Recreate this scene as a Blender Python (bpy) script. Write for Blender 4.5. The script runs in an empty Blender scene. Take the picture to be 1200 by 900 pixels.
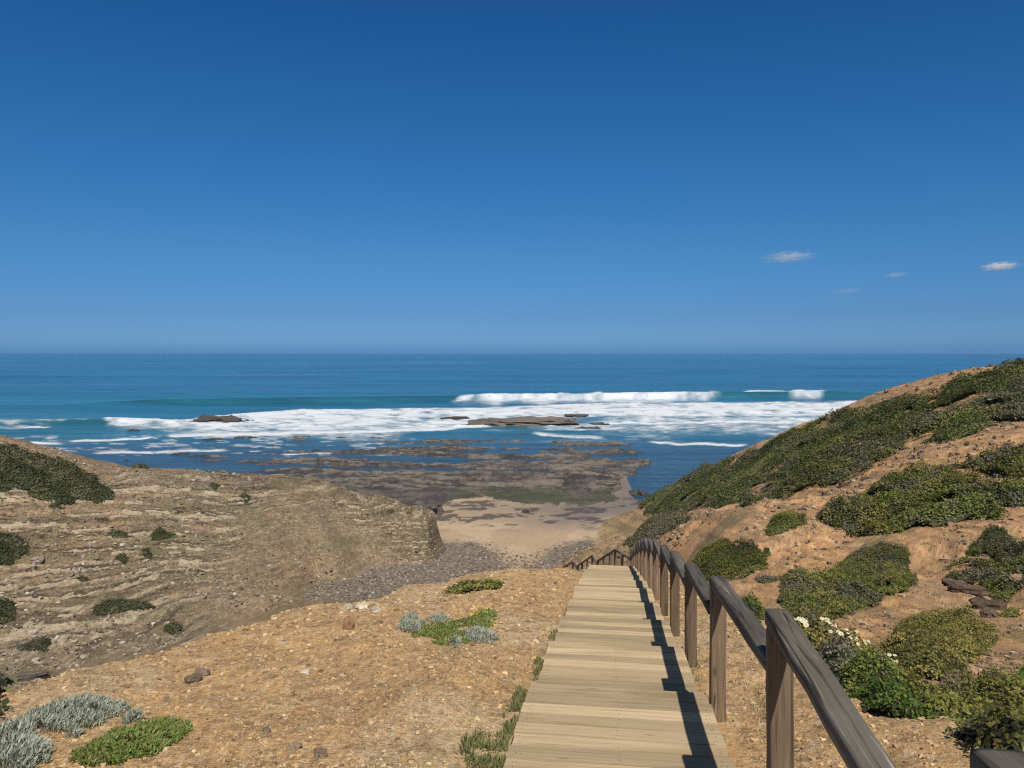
import bpy, math, random
import numpy as np
from mathutils import Vector
random.seed(7)
RNG = np.random.default_rng(7)
sc = bpy.context.scene
COL = sc.collection
H = 36.0                      # eye above the sea
FPX, HX, HY = 900.0, 600.0, 412.0   # focal length and vanishing point of the view, used only to survey distances

# ------------------------------------------------------------------ noise (numpy)
def _hash(ix, iy, seed):
    h = (ix.astype(np.int64) * 374761393 + iy.astype(np.int64) * 668265263 + seed * 974634777) & 0xFFFFFFFF
    h = ((h ^ (h >> 13)) * 1274126177) & 0xFFFFFFFF
    h = (h ^ (h >> 16)) & 0xFFFFFFFF
    h = (h * 2246822519) & 0xFFFFFFFF
    return ((h ^ (h >> 15)) & 0xFFFFFF) / float(0xFFFFFF)

def vnoise(x, y, seed=0):
    x = np.asarray(x, float); y = np.asarray(y, float)
    ix = np.floor(x); iy = np.floor(y)
    fx = x - ix; fy = y - iy
    fx = fx * fx * fx * (fx * (fx * 6 - 15) + 10); fy = fy * fy * fy * (fy * (fy * 6 - 15) + 10)
    a = _hash(ix, iy, seed); b = _hash(ix + 1, iy, seed)
    c = _hash(ix, iy + 1, seed); d = _hash(ix + 1, iy + 1, seed)
    return (a + (b - a) * fx) * (1 - fy) + (c + (d - c) * fx) * fy

def fbm(x, y, octv=4, seed=0, gain=0.5, lac=2.03):
    s = 0.0; a = 1.0; t = 0.0
    x = np.asarray(x, float); y = np.asarray(y, float)
    for i in range(octv):
        s = s + a * vnoise(x, y, seed + i * 17); t += a; a *= gain
        x = x * lac + 13.7; y = y * lac + 7.3
    return s / t                      # 0..1, mean .5

def worley(x, y, seed=0):
    ix = np.floor(x); iy = np.floor(y)
    best = np.full(np.shape(x), 9.0); cid = np.zeros(np.shape(x))
    for dx in (-1, 0, 1):
        for dy in (-1, 0, 1):
            jx = ix + dx; jy = iy + dy
            px = jx + _hash(jx, jy, seed); py = jy + _hash(jx, jy, seed + 5)
            d = np.hypot(px - x, py - y)
            m = d < best
            best = np.where(m, d, best); cid = np.where(m, _hash(jx, jy, seed + 9), cid)
    return best, cid

def sstep(a, b, x):
    t = np.clip((np.asarray(x, float) - a) / (b - a), 0, 1)
    return t * t * (3 - 2 * t)

def lerp(a, b, t): return a + (b - a) * t
def mixc(c, d, t):
    return c + (np.asarray(d, float) - c) * np.asarray(t)[:, None]

# ------------------------------------------------------------------ survey helpers
def P(px, py, d):              # a point seen at that place of the view, d metres ahead
    return ((px - HX) / FPX * d, d, H - (py - HY) / FPX * d)
def proj(x, y, z):
    y = np.maximum(y, .3)
    return HX + FPX * x / y, HY + FPX * (H - z) / y

class TPS:
    def __init__(s, pts, reg=1e-4):
        p = np.array(pts, float)
        s.q = s.warp(p[:, 0], p[:, 1]); z = p[:, 2]; n = len(p)
        K = s.k(s.q[:, None, :] - s.q[None]); K[np.diag_indices(n)] += reg
        Pm = np.c_[np.ones(n), s.q]
        A = np.block([[K, Pm], [Pm.T, np.zeros((3, 3))]])
        w = np.linalg.solve(A, np.r_[z, 0, 0, 0]); s.w, s.a = w[:n], w[n:]
    @staticmethod
    def warp(x, y): return np.stack([1.2 * x / (y + 14), np.log(y + 14)], -1)
    @staticmethod
    def k(dv):
        r2 = (dv ** 2).sum(-1); return np.where(r2 > 0, .5 * r2 * np.log(np.maximum(r2, 1e-18)), 0)
    def __call__(s, x, y):
        x = np.asarray(x, float).ravel(); y = np.asarray(y, float).ravel()
        out = np.empty(len(x))
        for i in range(0, len(x), 40000):
            q = s.warp(x[i:i + 40000], np.maximum(y[i:i + 40000], -10))
            acc = s.a[0] + q @ s.a[1:]
            for j in range(len(s.w)):
                r2 = (q[:, 0] - s.q[j, 0]) ** 2 + (q[:, 1] - s.q[j, 1]) ** 2 + 1e-12
                acc += s.w[j] * .5 * r2 * np.log(r2)
            out[i:i + 40000] = acc
        return out

# ------------------------------------------------------------------ the boardwalk's survey (units of .75 m)
S = 0.75
VH = 0.128                    # heading of the stairs
NOSE_T = [-3.6, -0.7, 2.18, 5.07, 7.95, 10.6, 13.2, 15.8, 18.5, 21.1, 23.7, 26.3, 29.0, 31.6, 34.2, 36.9, 39.5]
NOSE_D = [1.12, 1.72, 2.34, 2.94, 3.55, 4.09, 4.63, 5.18, 5.72, 6.31, 6.92, 7.52, 8.2, 8.84, 9.66, 10.46, 11.3]
TOP_D = [None, None, 1.114, 1.69, 2.31, 2.90, 3.42, 3.97, 4.50, 5.12, 5.74, 6.37, 7.10, 7.82, 8.58, 9.35, 10.2]
# second stretch: (x, t, drop of the rail)
SEC = [(5.94, 39.5, 10.62), (5.94, 42.1, 10.87), (5.90, 44.6, 11.43), (5.90, 47.0, 12.32), (5.82, 49.4, 13.12), (5.70, 51.8, 13.95),
       (5.57, 54.2, 14.33), (5.47, 56.6, 15.28), (5.30, 59.0, 16.16), (5.18, 61.4, 16.99), (5.00, 64.2, 17.55), (4.80, 68.0, 18.8), (4.6, 71, 19.9)]
gt = np.array([-14, -3.6] + NOSE_T[1:] + [p[1] for p in SEC[1:]] + [86, 100, 140]) * S
gd = np.array([-1.0, 1.3] + [d + .12 for d in NOSE_D[1:]] + [p[2] + 1.45 for p in SEC[1:]] + [26, 34, 60]) * S
def spur_drop(d): return np.interp(d, gt, gd)
spl_d = np.array([-20, 2, 6.4, 7.75, 8.9, 10.5, 11.8, 13.2, 16.4, 18.4, 23.7, 25, 30, 40, 52, 70])
spl_x = np.array([-4.6, -4.5, -4.27, -4.3, -3.97, -3.55, -3.4, -2.5, -1.75, -.82, .6, 1.7, 2.6, 2.7, 2.2, 1.0])
spr_d = np.array([-20, 2, 5.1, 6.26, 7.75, 10.1, 12.8, 16.4, 24, 30, 40, 52, 70])
spr_x = np.array([3.0, 2.95, 2.95, 3.05, 3.1, 3.35, 3.7, 4.2, 4.9, 5.3, 5.4, 5.0, 4.0])

# ------------------------------------------------------------------ hills
LH = TPS([P(*a) for a in [
    (0, 519, 106), (60, 531, 110), (130, 545, 116), (200, 552, 120), (300, 557, 126), (370, 562, 128), (420, 582, 126), (470, 602, 124), (496, 622, 122),
    (0, 580, 97), (0, 640, 87), (0, 700, 78), (0, 760, 69), (0, 810, 62), (100, 600, 98), (100, 660, 88), (100, 720, 78), (100, 785, 68),
    (200, 600, 103), (200, 650, 95), (200, 700, 86), (200, 755, 76), (300, 600, 108), (300, 650, 100), (300, 700, 92), (300, 735, 86),
    (380, 600, 117), (380, 622, 112.5), (380, 650, 110), (380, 688, 105.5), (430, 592, 121.5), (430, 628, 118), (430, 666, 115), (450, 690, 104), (480, 622, 121.5), (480, 655, 119),
    (-400, 500, 110), (-400, 800, 60), (-300, 640, 85), (-150, 510, 104), (-150, 700, 76)]] +
    [(-75, 135, 15), (-42, 150, 6), (-20, 142, 6), (-18, 155, -1), (-60, 170, -1), (-110, 150, 8), (-160, 190, -2), (-40, 45, 8), (-20, 60, 4), (-15, 85, 2), (-5, 110, -2)])
xr_d = np.array([40, 100, 112, 122, 132, 150, 200]); xr_x = np.array([-8, -18.5, -16.0, -13.2, -13.5, -18, -40])
RH = TPS([P(*a) for a in [
    (1200, 441, 88), (1130, 438, 96), (1100, 444, 100), (1040, 458, 110), (1000, 473, 116), (940, 501, 128), (880, 532, 138), (800, 572, 148), (740, 602, 163),
    (700, 632, 138), (662, 657, 121), (1500, 430, 80), (1500, 520, 50), (1500, 640, 30), (1600, 800, 15), (1350, 437, 84), (1350, 700, 22),
    (1200, 470, 75), (1200, 500, 66), (1170, 510, 62), (1200, 560, 50), (1200, 640, 36), (1200, 700, 27), (1200, 760, 19),
    (1100, 600, 45), (1100, 680, 30), (1100, 745, 20), (1100, 550, 58), (1100, 500, 78), (1100, 462, 93),
    (1000, 560, 66), (1000, 620, 48), (1000, 680, 34), (1000, 740, 20), (1000, 520, 84), (1000, 490, 102),
    (900, 600, 66), (900, 650, 46), (900, 700, 28), (900, 560, 88), (900, 535, 116), (820, 620, 76), (820, 660, 50), (820, 695, 31), (820, 590, 104),
    (760, 612, 122), (760, 640, 88), (760, 668, 58), (720, 640, 106), (690, 650, 110),
    (950, 765, 14), (1050, 795, 11), (1100, 832, 9.2), (1190, 872, 7.6), (900, 740, 19)]] +
    [(95, 140, 18), (66, 150, 3), (50, 165, 0), (36, 178, -2), (90, 200, -3), (130, 120, 28), (7, 75, 6), (8, 95, 3), (9, 55, 14), (10, 2, 30), (20, -5, 31), (40, 0, 33)])
g4_d = np.array([-40, 20, 40, 62, 84, 103, 122, 136, 157, 172, 185, 200, 215, 240, 300, 420, 600])
g4_z = np.array([26, 17, 11.5, 8.0, 6.0, 4.3, 3.0, 2.3, 1.55, 1.0, .75, .5, .1, -.6, -2, -4, -6])

def reef(x, y):
    px = HX + FPX * x / np.maximum(y, 1); py = HY + FPX * (H - 1.0) / np.maximum(y, 1)
    px = px + 36 * (fbm(px * .05, py * .14, 4, 32) - .5) * sstep(600, 690, px)
    near = np.interp(px, [-200, 380, 470, 512, 524, 545, 600, 625, 650, 712, 726, 760], [588, 588, 596, 601, 588, 583, 586, 590, 592, 594, 560, 535])
    near = near + 16 * (fbm(px * .045, py * .10, 4, 31) - .5)
    ins = sstep(-2.0, 3.0, near - py)                        # inside the platform
    base = np.interp(py, [497, 512, 520, 530, 545, 560, 575, 592, 605], [-2.4, -1.0, -.5, -.15, .3, .8, 1.3, 2.1, 2.8])
    left = np.interp(px, [-200, 150, 260, 330, 420], [-1.6, -1.3, -.8, -.3, 0]); base = base + left
    base = base + np.interp(px, [690, 760, 800], [0, -.5, -2])
    wx = x + 5 * (fbm(x * .05, y * .05, 2, 3) - .5)
    n1 = fbm(x * .030 + 3, (y + .10 * x) * .13, 4, 41) - .5
    n2 = fbm(wx * .10, (y + .12 * x) * .55, 4, 47) - .5
    n3 = fbm(x * .6, y * 1.1, 3, 53) - .5
    h = base + 3.8 * n1 + 2.6 * n2 + .7 * n3
    st = .55; q = h / st; fr = q - np.floor(q)
    h = .35 * h + .65 * st * (np.floor(q) + sstep(.55, .95, fr))
    return np.where(ins > .02, h, -9), ins, n1, n2

def hgt(x, y, full=True):
    """ground height, region (0 spur, 1 left hill, 2 right hill, 3 beach and reef) and helpers"""
    shp = np.shape(x); x = np.asarray(x, float).ravel(); y = np.asarray(y, float).ravel()
    n = len(x)
    # spur with the boardwalk
    gd_ = spur_drop(y)
    wob = 1.0 * (fbm(y * .22, x * .0, 3, 11) - .5) * np.clip(y / 12, .2, 1.3)
    el = np.maximum(0, np.interp(y, spl_d, spl_x) + wob - x); er = np.maximum(0, x - np.interp(y, spr_d, spr_x) - .5 * wob)
    fall = 1.0 * el ** 2 / (el + .8) + .95 * er ** 2 / (er + .5)
    far = np.interp(y, [0, 18, 26, 40], [1, 1, .5, .3])
    bump = .26 * (fbm(x * .55, y * .45, 3, 5) - .5) + .1 * (fbm(x * 2.3, y * 2.1, 3, 6) - .5)
    xs = VH * y + .08 * S                      # middle of the boardwalk
    near = 1 - sstep(.75, 1.5, np.abs(x - xs))
    s1 = H - gd_ - fall + bump * (1 - near) * far - .09 * near
    s2 = np.full(n, -50.0); s3 = np.full(n, -50.0)
    m = (x < 4) & (y > 25)
    if m.any():
        s2[m] = LH(x[m], y[m]) - 2.6 * np.maximum(0, x[m] - np.interp(y[m], xr_d, xr_x) - 1.6 * (fbm(y[m] * .25, x[m] * .1, 3, 8) - .5))
    m = x > 1.5
    if m.any():
        s3[m] = RH(x[m], y[m])
        s3[m] -= 2 * np.maximum(0, 4.5 - x[m]) * (y[m] < 90)
    s4 = np.interp(y, g4_d, g4_z) + .35 * (fbm(x * .08, y * .08, 3, 21) - .5)
    pxx = HX + FPX * x / np.maximum(y, 1); pyy = HY + FPX * H / np.maximum(y, 1)
    s4 = s4 - 1.5 * sstep(732, 752, pxx) * sstep(594, 578, pyy) * (y > 100)
    s4 = s4 + .06 * np.maximum(0, np.abs(x + 5 + (y - 100) * -.10) - 22) * (y < 120)
    rf, ins, n1, n2 = reef(x, y)
    if full:
        # strata of the left hill: ledges following gently folded beds
        bed0 = bed = s2 + np.interp(x, [-120, -60, -28, -12], [-12.4, -5.0, -1.1, 0]) + 1.1 * (fbm(x * .025, y * .02, 2, 61) - .5) + .4 * (fbm(x * .15, y * .15, 3, 62) - .5)
        stp = .32; q = bed / stp; fr = q - np.floor(q)
        led = stp * (sstep(.52, 1.0, fr) - fr)
        amt = sstep(.36, .54, fbm(x * .045 + 9, y * .05, 3, 63))
        ys = 1.9 * s2 + .3 * y; rough2 = .8 * (fbm(x * .16, y * .16, 5, 64) - .5) + .55 * (fbm(x * .8, ys * 1.6, 3, 65) - .5)
        s2 = np.where(s2 > -20, s2 + led * (.3 + 1.3 * amt) + rough2 + .22 * amt * (_hash(np.floor(bed * 2.6), np.floor(x * .55 + 7 * np.floor(bed * 2.6)), 68) - .5), s2)
        bm = sstep(-38, -24, x) * (y > 98) * (s2 > 2); wb, wid = worley(x * .30, (1.9 * s2 + .3 * y) * .16, 69)
        s2 = s2 + bm * (.8 * (wid - .5) - .5 * (wb - .45))
        k3 = np.clip(y / 30, .15, 1)
        s3 = np.where(s3 > -20, s3 + k3 * (1.5 * (fbm(x * .11, y * .11, 5, 71) - .5) + .35 * (fbm(x * .8, y * .8, 3, 72) - .5))
                      - .5 * k3 * sstep(.60, .68, fbm(x * .16 + 4, y * .22, 4, 73)) * (y < 60), s3)
    else: bed0 = s2
    b = np.maximum(s4, np.where(ins > .02, np.maximum(rf, s4 - 3), -9))
    b = np.where(ins > .02, lerp(s4, rf, ins), s4)
    st = np.stack([s1, s2, s3, b]); reg = st.argmax(0)
    z = st.max(0)
    srt = np.sort(st, 0); gap = srt[-1] - srt[-2]
    kk = np.where((reg == 0) | (y < 60), .25, .5)
    z = z + np.where(gap < kk, (kk - gap) ** 2 / (4 * kk), 0)
    return z.reshape(shp), reg.reshape(shp), dict(ins=ins.reshape(shp), n1=n1.reshape(shp), n2=n2.reshape(shp), el=el.reshape(shp), gap=gap.reshape(shp), bed=bed0.reshape(shp))

def gz(x, y): return hgt(np.atleast_1d(x), np.atleast_1d(y))[0]

_ds = np.concatenate([np.linspace(1.5, 30, 200), np.linspace(30, 200, 380)[1:], np.linspace(200, 420, 90)[1:]])
def cast(px, py):
    """first ground point met by the sight line"""
    px = np.atleast_1d(np.asarray(px, float)); py = np.atleast_1d(np.asarray(py, float))
    out = []
    for a, b in zip(px, py):
        x = (a - HX) / FPX * _ds; z = H - (b - HY) / FPX * _ds
        g = hgt(x, _ds, False)[0]
        hit = np.nonzero(z < g)[0]
        i = hit[0] if len(hit) else np.argmin(z - g)
        if i > 0 and len(hit):
            f = (z[i - 1] - g[i - 1]) / max(1e-6, (z[i - 1] - g[i - 1]) - (z[i] - g[i])); d = lerp(_ds[i - 1], _ds[i], f)
        else: d = _ds[i]
        out.append(((a - HX) / FPX * d, d))
    return np.array(out)

# ------------------------------------------------------------------ mesh and material helpers
def mesh_np(name, V, F, mats=(), col=None, parent=None, loc=None, smooth=False, cname='tint', fmat=None):
    V = np.asarray(V, np.float32); F = np.asarray(F, np.int32)
    if loc is not None: V = V - np.asarray(loc, np.float32)
    me = bpy.data.meshes.new(name)
    me.vertices.add(len(V)); me.vertices.foreach_set('co', V.ravel())
    k = F.shape[1]
    me.loops.add(F.size); me.loops.foreach_set('vertex_index', F.ravel())
    me.polygons.add(len(F)); me.polygons.foreach_set('loop_start', np.arange(0, F.size, k, dtype=np.int32))
    me.polygons.foreach_set('loop_total', np.full(len(F), k, np.int32))
    if fmat is not None: me.polygons.foreach_set('material_index', np.asarray(fmat, np.int32))
    me.polygons.foreach_set('use_smooth', np.full(len(F), bool(smooth)))
    for m in (mats if isinstance(mats, (list, tuple)) else [mats]): me.materials.append(m)
    if col is not None:
        c = np.asarray(col, np.float32)
        if c.shape[1] == 3: c = np.c_[c, np.ones(len(c), np.float32)]
        at = me.color_attributes.new(cname, 'FLOAT_COLOR', 'POINT'); at.data.foreach_set('color', c.astype(np.float32).ravel())
    me.update(calc_edges=True); me.validate()
    o = bpy.data.objects.new(name, me); COL.objects.link(o)
    if parent is not None: o.parent = parent
    elif loc is not None: o.location = loc
    return o

def tag(o, label=None, cat=None, group=None, kind=None):
    if label: o['label'] = label
    if cat: o['category'] = cat
    if group: o['group'] = group
    if kind: o['kind'] = kind
    return o
def empty(name, loc, label=None, cat=None, group=None, rz=0):
    o = bpy.data.objects.new(name, None); COL.objects.link(o); o.location = loc; o.rotation_euler = (0, 0, rz)
    o.empty_display_size = .2
    return tag(o, label, cat, group)

class NT:
    def __init__(s, name):
        s.m = bpy.data.materials.new(name); s.m.use_nodes = True; s.t = s.m.node_tree; s.t.nodes.clear()
        s.out = s.n('ShaderNodeOutputMaterial'); s.b = s.n('ShaderNodeBsdfPrincipled'); s.l(s.b.outputs[0], s.out.inputs[0])
    def n(s, typ, **kw):
        o = s.t.nodes.new(typ)
        for k, v in kw.items(): setattr(o, k, v)
        return o
    def l(s, a, b): s.t.links.new(a, b)
    def set(s, **kw):
        for k, v in kw.items(): s.b.inputs[k.replace('_', ' ')].default_value = v
        return s
    def coord(s, scale=(1, 1, 1), kind='Object'):
        tc = s.n('ShaderNodeTexCoord'); mp = s.n('ShaderNodeMapping'); mp.inputs['Scale'].default_value = scale
        s.l(tc.outputs[kind], mp.inputs[0]); return mp.outputs[0]
    def noise(s, vec, scale, detail=4, rough=.55, dist=0):
        o = s.n('ShaderNodeTexNoise'); o.inputs['Scale'].default_value = scale; o.inputs['Detail'].default_value = detail
        o.inputs['Roughness'].default_value = rough; o.inputs['Distortion'].default_value = dist
        s.l(vec, o.inputs['Vector']); return o.outputs[0]
    def ramp(s, fac, stops):
        o = s.n('ShaderNodeValToRGB'); s.l(fac, o.inputs[0]); e = o.color_ramp.elements
        while len(e) < len(stops): e.new(.5)
        for q, (p, c) in zip(e, stops): q.position = p; q.color = (*c, 1) if len(c) == 3 else c
        return o.outputs[0]
    def mix(s, fac, a, b, mode='MIX'):
        o = s.n('ShaderNodeMix', data_type='RGBA', blend_type=mode)
        for sock, v in ((o.inputs[0], fac), (o.inputs[6], a), (o.inputs[7], b)):
            if isinstance(v, (int, float)): sock.default_value = v
            elif isinstance(v, tuple): sock.default_value = (*v, 1)
            else: s.l(v, sock)
        return o.outputs[2]
    def math(s, op, a, b=0.0):
        o = s.n('ShaderNodeMath', operation=op)
        for sock, v in ((o.inputs[0], a), (o.inputs[1], b)):
            if isinstance(v, (int, float)): sock.default_value = v
            else: s.l(v, sock)
        return o.outputs[0]
    def attr(s, name):
        o = s.n('ShaderNodeAttribute', attribute_name=name); return o
    def bump(s, h, strength=.5, dist=.02, prev=None):
        o = s.n('ShaderNodeBump'); o.inputs['Strength'].default_value = strength; o.inputs['Distance'].default_value = dist
        s.l(h, o.inputs['Height'])
        if prev is not None: s.l(prev, o.inputs['Normal'])
        return o.outputs[0]

def ground_mat():
    t = NT('earth_and_rock'); a = t.attr('tint')
    v = t.coord()
    n1 = t.noise(v, 22, 5, .7); n2 = t.noise(v, 2.2, 4, .6); n3 = t.noise(v, 75, 3, .7)
    d1 = t.ramp(n1, [(.28, (.52, .50, .48)), (.5, (1, 1, 1)), (.72, (1.35, 1.33, 1.3))])
    d3 = t.ramp(n3, [(.3, (.62, .6, .58)), (.5, (1, 1, 1)), (.7, (1.3, 1.28, 1.24))])
    c = t.mix(.85, a.outputs['Color'], d1, 'MULTIPLY'); c = t.mix(.8, c, d3, 'MULTIPLY')
    t.l(c, t.b.inputs['Base Color'])
    r = t.math('SUBTRACT', 1.0, t.math('MULTIPLY', a.outputs['Alpha'], .62)); t.l(r, t.b.inputs['Roughness'])
    t.b.inputs['Specular IOR Level'].default_value = .25
    b = t.bump(n2, .6, .12); b = t.bump(n1, .8, .03, b); b = t.bump(n3, .5, .008, b); t.l(b, t.b.inputs['Normal'])
    return t.m

def strata_mat():
    t = NT('bedded_rock'); a = t.attr('tint'); bd = t.attr('bed'); sp = t.n('ShaderNodeSeparateXYZ'); t.l(bd.outputs['Vector'], sp.inputs[0])
    tc = t.n('ShaderNodeTexCoord'); ob = t.n('ShaderNodeSeparateXYZ'); t.l(tc.outputs['Object'], ob.inputs[0])
    v = t.coord((1, .5, 2.2)); n1 = t.noise(v, 1.1, 5, .7); n2 = t.noise(v, 4.0, 4, .7)
    b = t.math('ADD', sp.outputs[0], t.math('MULTIPLY', t.math('SUBTRACT', n1, .5), 1.1)); q = t.math('FLOOR', b); fr = t.math('FRACT', b); amt = sp.outputs[1]
    def cell(fx, off):
        c = t.n('ShaderNodeCombineXYZ'); t.l(q, c.inputs[0])
        t.l(t.math('FLOOR', t.math('ADD', t.math('MULTIPLY', ob.outputs[0], fx), t.math('MULTIPLY', q, off))), c.inputs[1])
        w = t.n('ShaderNodeTexWhiteNoise', noise_dimensions='2D'); t.l(c.outputs[0], w.inputs['Vector']); return w.outputs['Value']
    ln = cell(.09, 5.37); blk = cell(.95, 7.31)
    val = t.math('ADD', .70, t.math('MULTIPLY', ln, .55)); cc = t.n('ShaderNodeCombineColor')
    for i in range(3): t.l(val, cc.inputs[i])
    c = t.mix(amt, a.outputs['Color'], t.mix(1.0, a.outputs['Color'], cc.outputs[0], 'MULTIPLY'))
    def gate(x, lo, hi): return t.ramp(x, [(lo, (0, 0, 0)), (hi, (1, 1, 1))])
    pale = t.math('MULTIPLY', t.math('MULTIPLY', gate(ln, .50, .56), gate(blk, .22, .5)), t.math('MULTIPLY', gate(fr, .36, .55), t.math('ADD', .12, t.math('MULTIPLY', amt, .75))))
    c = t.mix(pale, c, (.385, .312, .215))
    undercut_shade = t.math('MULTIPLY', t.math('MULTIPLY', t.ramp(fr, [(.16, (1, 1, 1)), (.34, (0, 0, 0))]), gate(ln, .25, .40)), t.math('MULTIPLY', t.math('ADD', .35, t.math('MULTIPLY', blk, .6)), t.math('ADD', .15, t.math('MULTIPLY', amt, .85))))
    c = t.mix(undercut_shade, c, (.045, .037, .029))  # shade under the ledges, painted into the colour as dark lines
    d2 = t.ramp(n2, [(.30, (.50, .48, .46)), (.5, (1, 1, 1)), (.68, (1.5, 1.47, 1.42))]); c = t.mix(.85, c, d2, 'MULTIPLY')
    t.l(c, t.b.inputs['Base Color']); t.set(Roughness=.95); t.b.inputs['Specular IOR Level'].default_value = .15
    h = t.math('ADD', t.math('MULTIPLY', gate(fr, .15, .45), t.math('MULTIPLY', ln, amt)), t.math('MULTIPLY', n2, .6))
    t.l(t.bump(h, .8, .14), t.b.inputs['Normal']); return t.m

def leaf_mat(name, spec=.3, rough=.55, trans=.25):
    t = NT(name); a = t.attr('tint')
    t.l(a.outputs['Color'], t.b.inputs['Base Color']); t.set(Roughness=rough); t.b.inputs['Specular IOR Level'].default_value = spec
    if trans:
        tr = t.n('ShaderNodeBsdfTranslucent'); t.l(t.mix(.5, a.outputs['Color'], (.12, .2, .02)), tr.inputs[0])
        mx = t.n('ShaderNodeMixShader'); mx.inputs[0].default_value = trans
        t.l(t.b.outputs[0], mx.inputs[1]); t.l(tr.outputs[0], mx.inputs[2]); t.l(mx.outputs[0], t.out.inputs[0])
    return t.m

def stone_mat():
    t = NT('stone'); a = t.attr('tint'); v = t.coord()
    n = t.noise(v, 9, 5, .65); d = t.ramp(n, [(.3, (.6, .58, .56)), (.55, (1, 1, 1)), (.75, (1.3, 1.28, 1.25))])
    t.l(t.mix(.8, a.outputs['Color'], d, 'MULTIPLY'), t.b.inputs['Base Color']); t.set(Roughness=.9)
    t.b.inputs['Specular IOR Level'].default_value = .2
    t.l(t.bump(n, .5, .02), t.b.inputs['Normal']); return t.m

def wood_mat(name, base, dark, pale, axis, fine=60., plank=False):
    t = NT(name)
    sc_ = {'X': (1.1, fine, fine), 'Y': (fine, 1.1, fine), 'Z': (fine, fine, 1.1)}[axis]
    v0 = t.coord(); 
    if plank:
        a = t.attr('tint'); ad = t.n('ShaderNodeVectorMath', operation='ADD'); t.l(v0, ad.inputs[0])
        mu = t.n('ShaderNodeVectorMath', operation='SCALE'); t.l(a.outputs['Color'], mu.inputs[0]); mu.inputs['Scale'].default_value = 9.0
        t.l(mu.outputs[0], ad.inputs[1]); v0 = ad.outputs[0]
    else:
        oi = t.n('ShaderNodeObjectInfo'); ad = t.n('ShaderNodeVectorMath', operation='ADD'); t.l(v0, ad.inputs[0]); cb = t.n('ShaderNodeCombineXYZ')
        for i in range(3): t.l(t.math('MULTIPLY', oi.outputs['Random'], 17.3 + 11 * i), cb.inputs[i])
        t.l(cb.outputs[0], ad.inputs[1]); v0 = ad.outputs[0]
    mp = t.n('ShaderNodeMapping'); mp.inputs['Scale'].default_value = sc_; t.l(v0, mp.inputs[0]); v = mp.outputs[0]
    g = t.noise(v, 1.0, 6, .65, .6)
    mp2 = t.n('ShaderNodeMapping'); mp2.inputs['Scale'].default_value = tuple(3.5 if q > 2 else .8 for q in sc_); t.l(v0, mp2.inputs[0])
    blot = t.noise(mp2.outputs[0], 1.0, 3, .6, .4)
    gc = t.ramp(g, [(.30, dark), (.46, base), (.56, base), (.74, pale)])
    bl = t.ramp(blot, [(.28, (.70, .66, .60)), (.5, (1, 1, 1)), (.75, (1.18, 1.17, 1.15))])
    c = t.mix(.9, gc, bl, 'MULTIPLY')
    crk = t.noise(v, .55, 3, .6, 1.2); c = t.mix(t.math('MULTIPLY', t.ramp(crk, [(.355, (1, 1, 1)), (.41, (0, 0, 0))]), .0 if plank else .8), c, tuple(q * .5 for q in dark))
    # knots
    vo = t.n('ShaderNodeTexVoronoi'); vo.inputs['Scale'].default_value = 1.0
    mp3 = t.n('ShaderNodeMapping'); mp3.inputs['Scale'].default_value = tuple(7.0 if q > 2 else 2.2 for q in sc_); t.l(v0, mp3.inputs[0]); t.l(mp3.outputs[0], vo.inputs['Vector'])
    kn = t.ramp(vo.outputs['Distance'], [(.06, (1, 1, 1)), (.13, (0, 0, 0))])
    c = t.mix(t.math('MULTIPLY', kn, .55), c, tuple(q * .8 for q in dark))
    if plank:
        sh = t.math('ADD', .72, t.math('MULTIPLY', a.outputs['Alpha'], .50)); cc = t.n('ShaderNodeCombineColor')
        for i in range(3): t.l(sh, cc.inputs[i])
        c = t.mix(1.0, c, cc.outputs[0], 'MULTIPLY')
    else:
        sh = t.math('ADD', .78, t.math('MULTIPLY', oi.outputs['Random'], .42)); cc = t.n('ShaderNodeCombineColor')
        for i in range(3): t.l(sh, cc.inputs[i])
        c = t.mix(1.0, c, cc.outputs[0], 'MULTIPLY')
    t.l(c, t.b.inputs['Base Color']); t.set(Roughness=.82); t.b.inputs['Specular IOR Level'].default_value = .25
    b = t.bump(g, .7, .006); t.l(b, t.b.inputs['Normal']); return t.m

M_GROUND = ground_mat()
M_LEAF = leaf_mat('scrub_leaves'); M_SILVER = leaf_mat('silver_leaves', .15, .8, .15); M_PETAL = leaf_mat('petals', .1, .7, .2)
M_TWIG = leaf_mat('twigs', .1, .9, 0); M_STONE = stone_mat()
M_DECK = wood_mat('pale_decking_wood', (.53, .398, .235), (.29, .205, .115), (.64, .51, .33), 'X', 52, True)
M_POST = wood_mat('brown_post_wood', (.185, .130, .084), (.046, .032, .023), (.36, .28, .195), 'Z', 34)
M_RAIL = wood_mat('grey_rail_wood', (.130, .113, .090), (.024, .021, .018), (.38, .34, .285), 'Y', 38)

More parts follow.
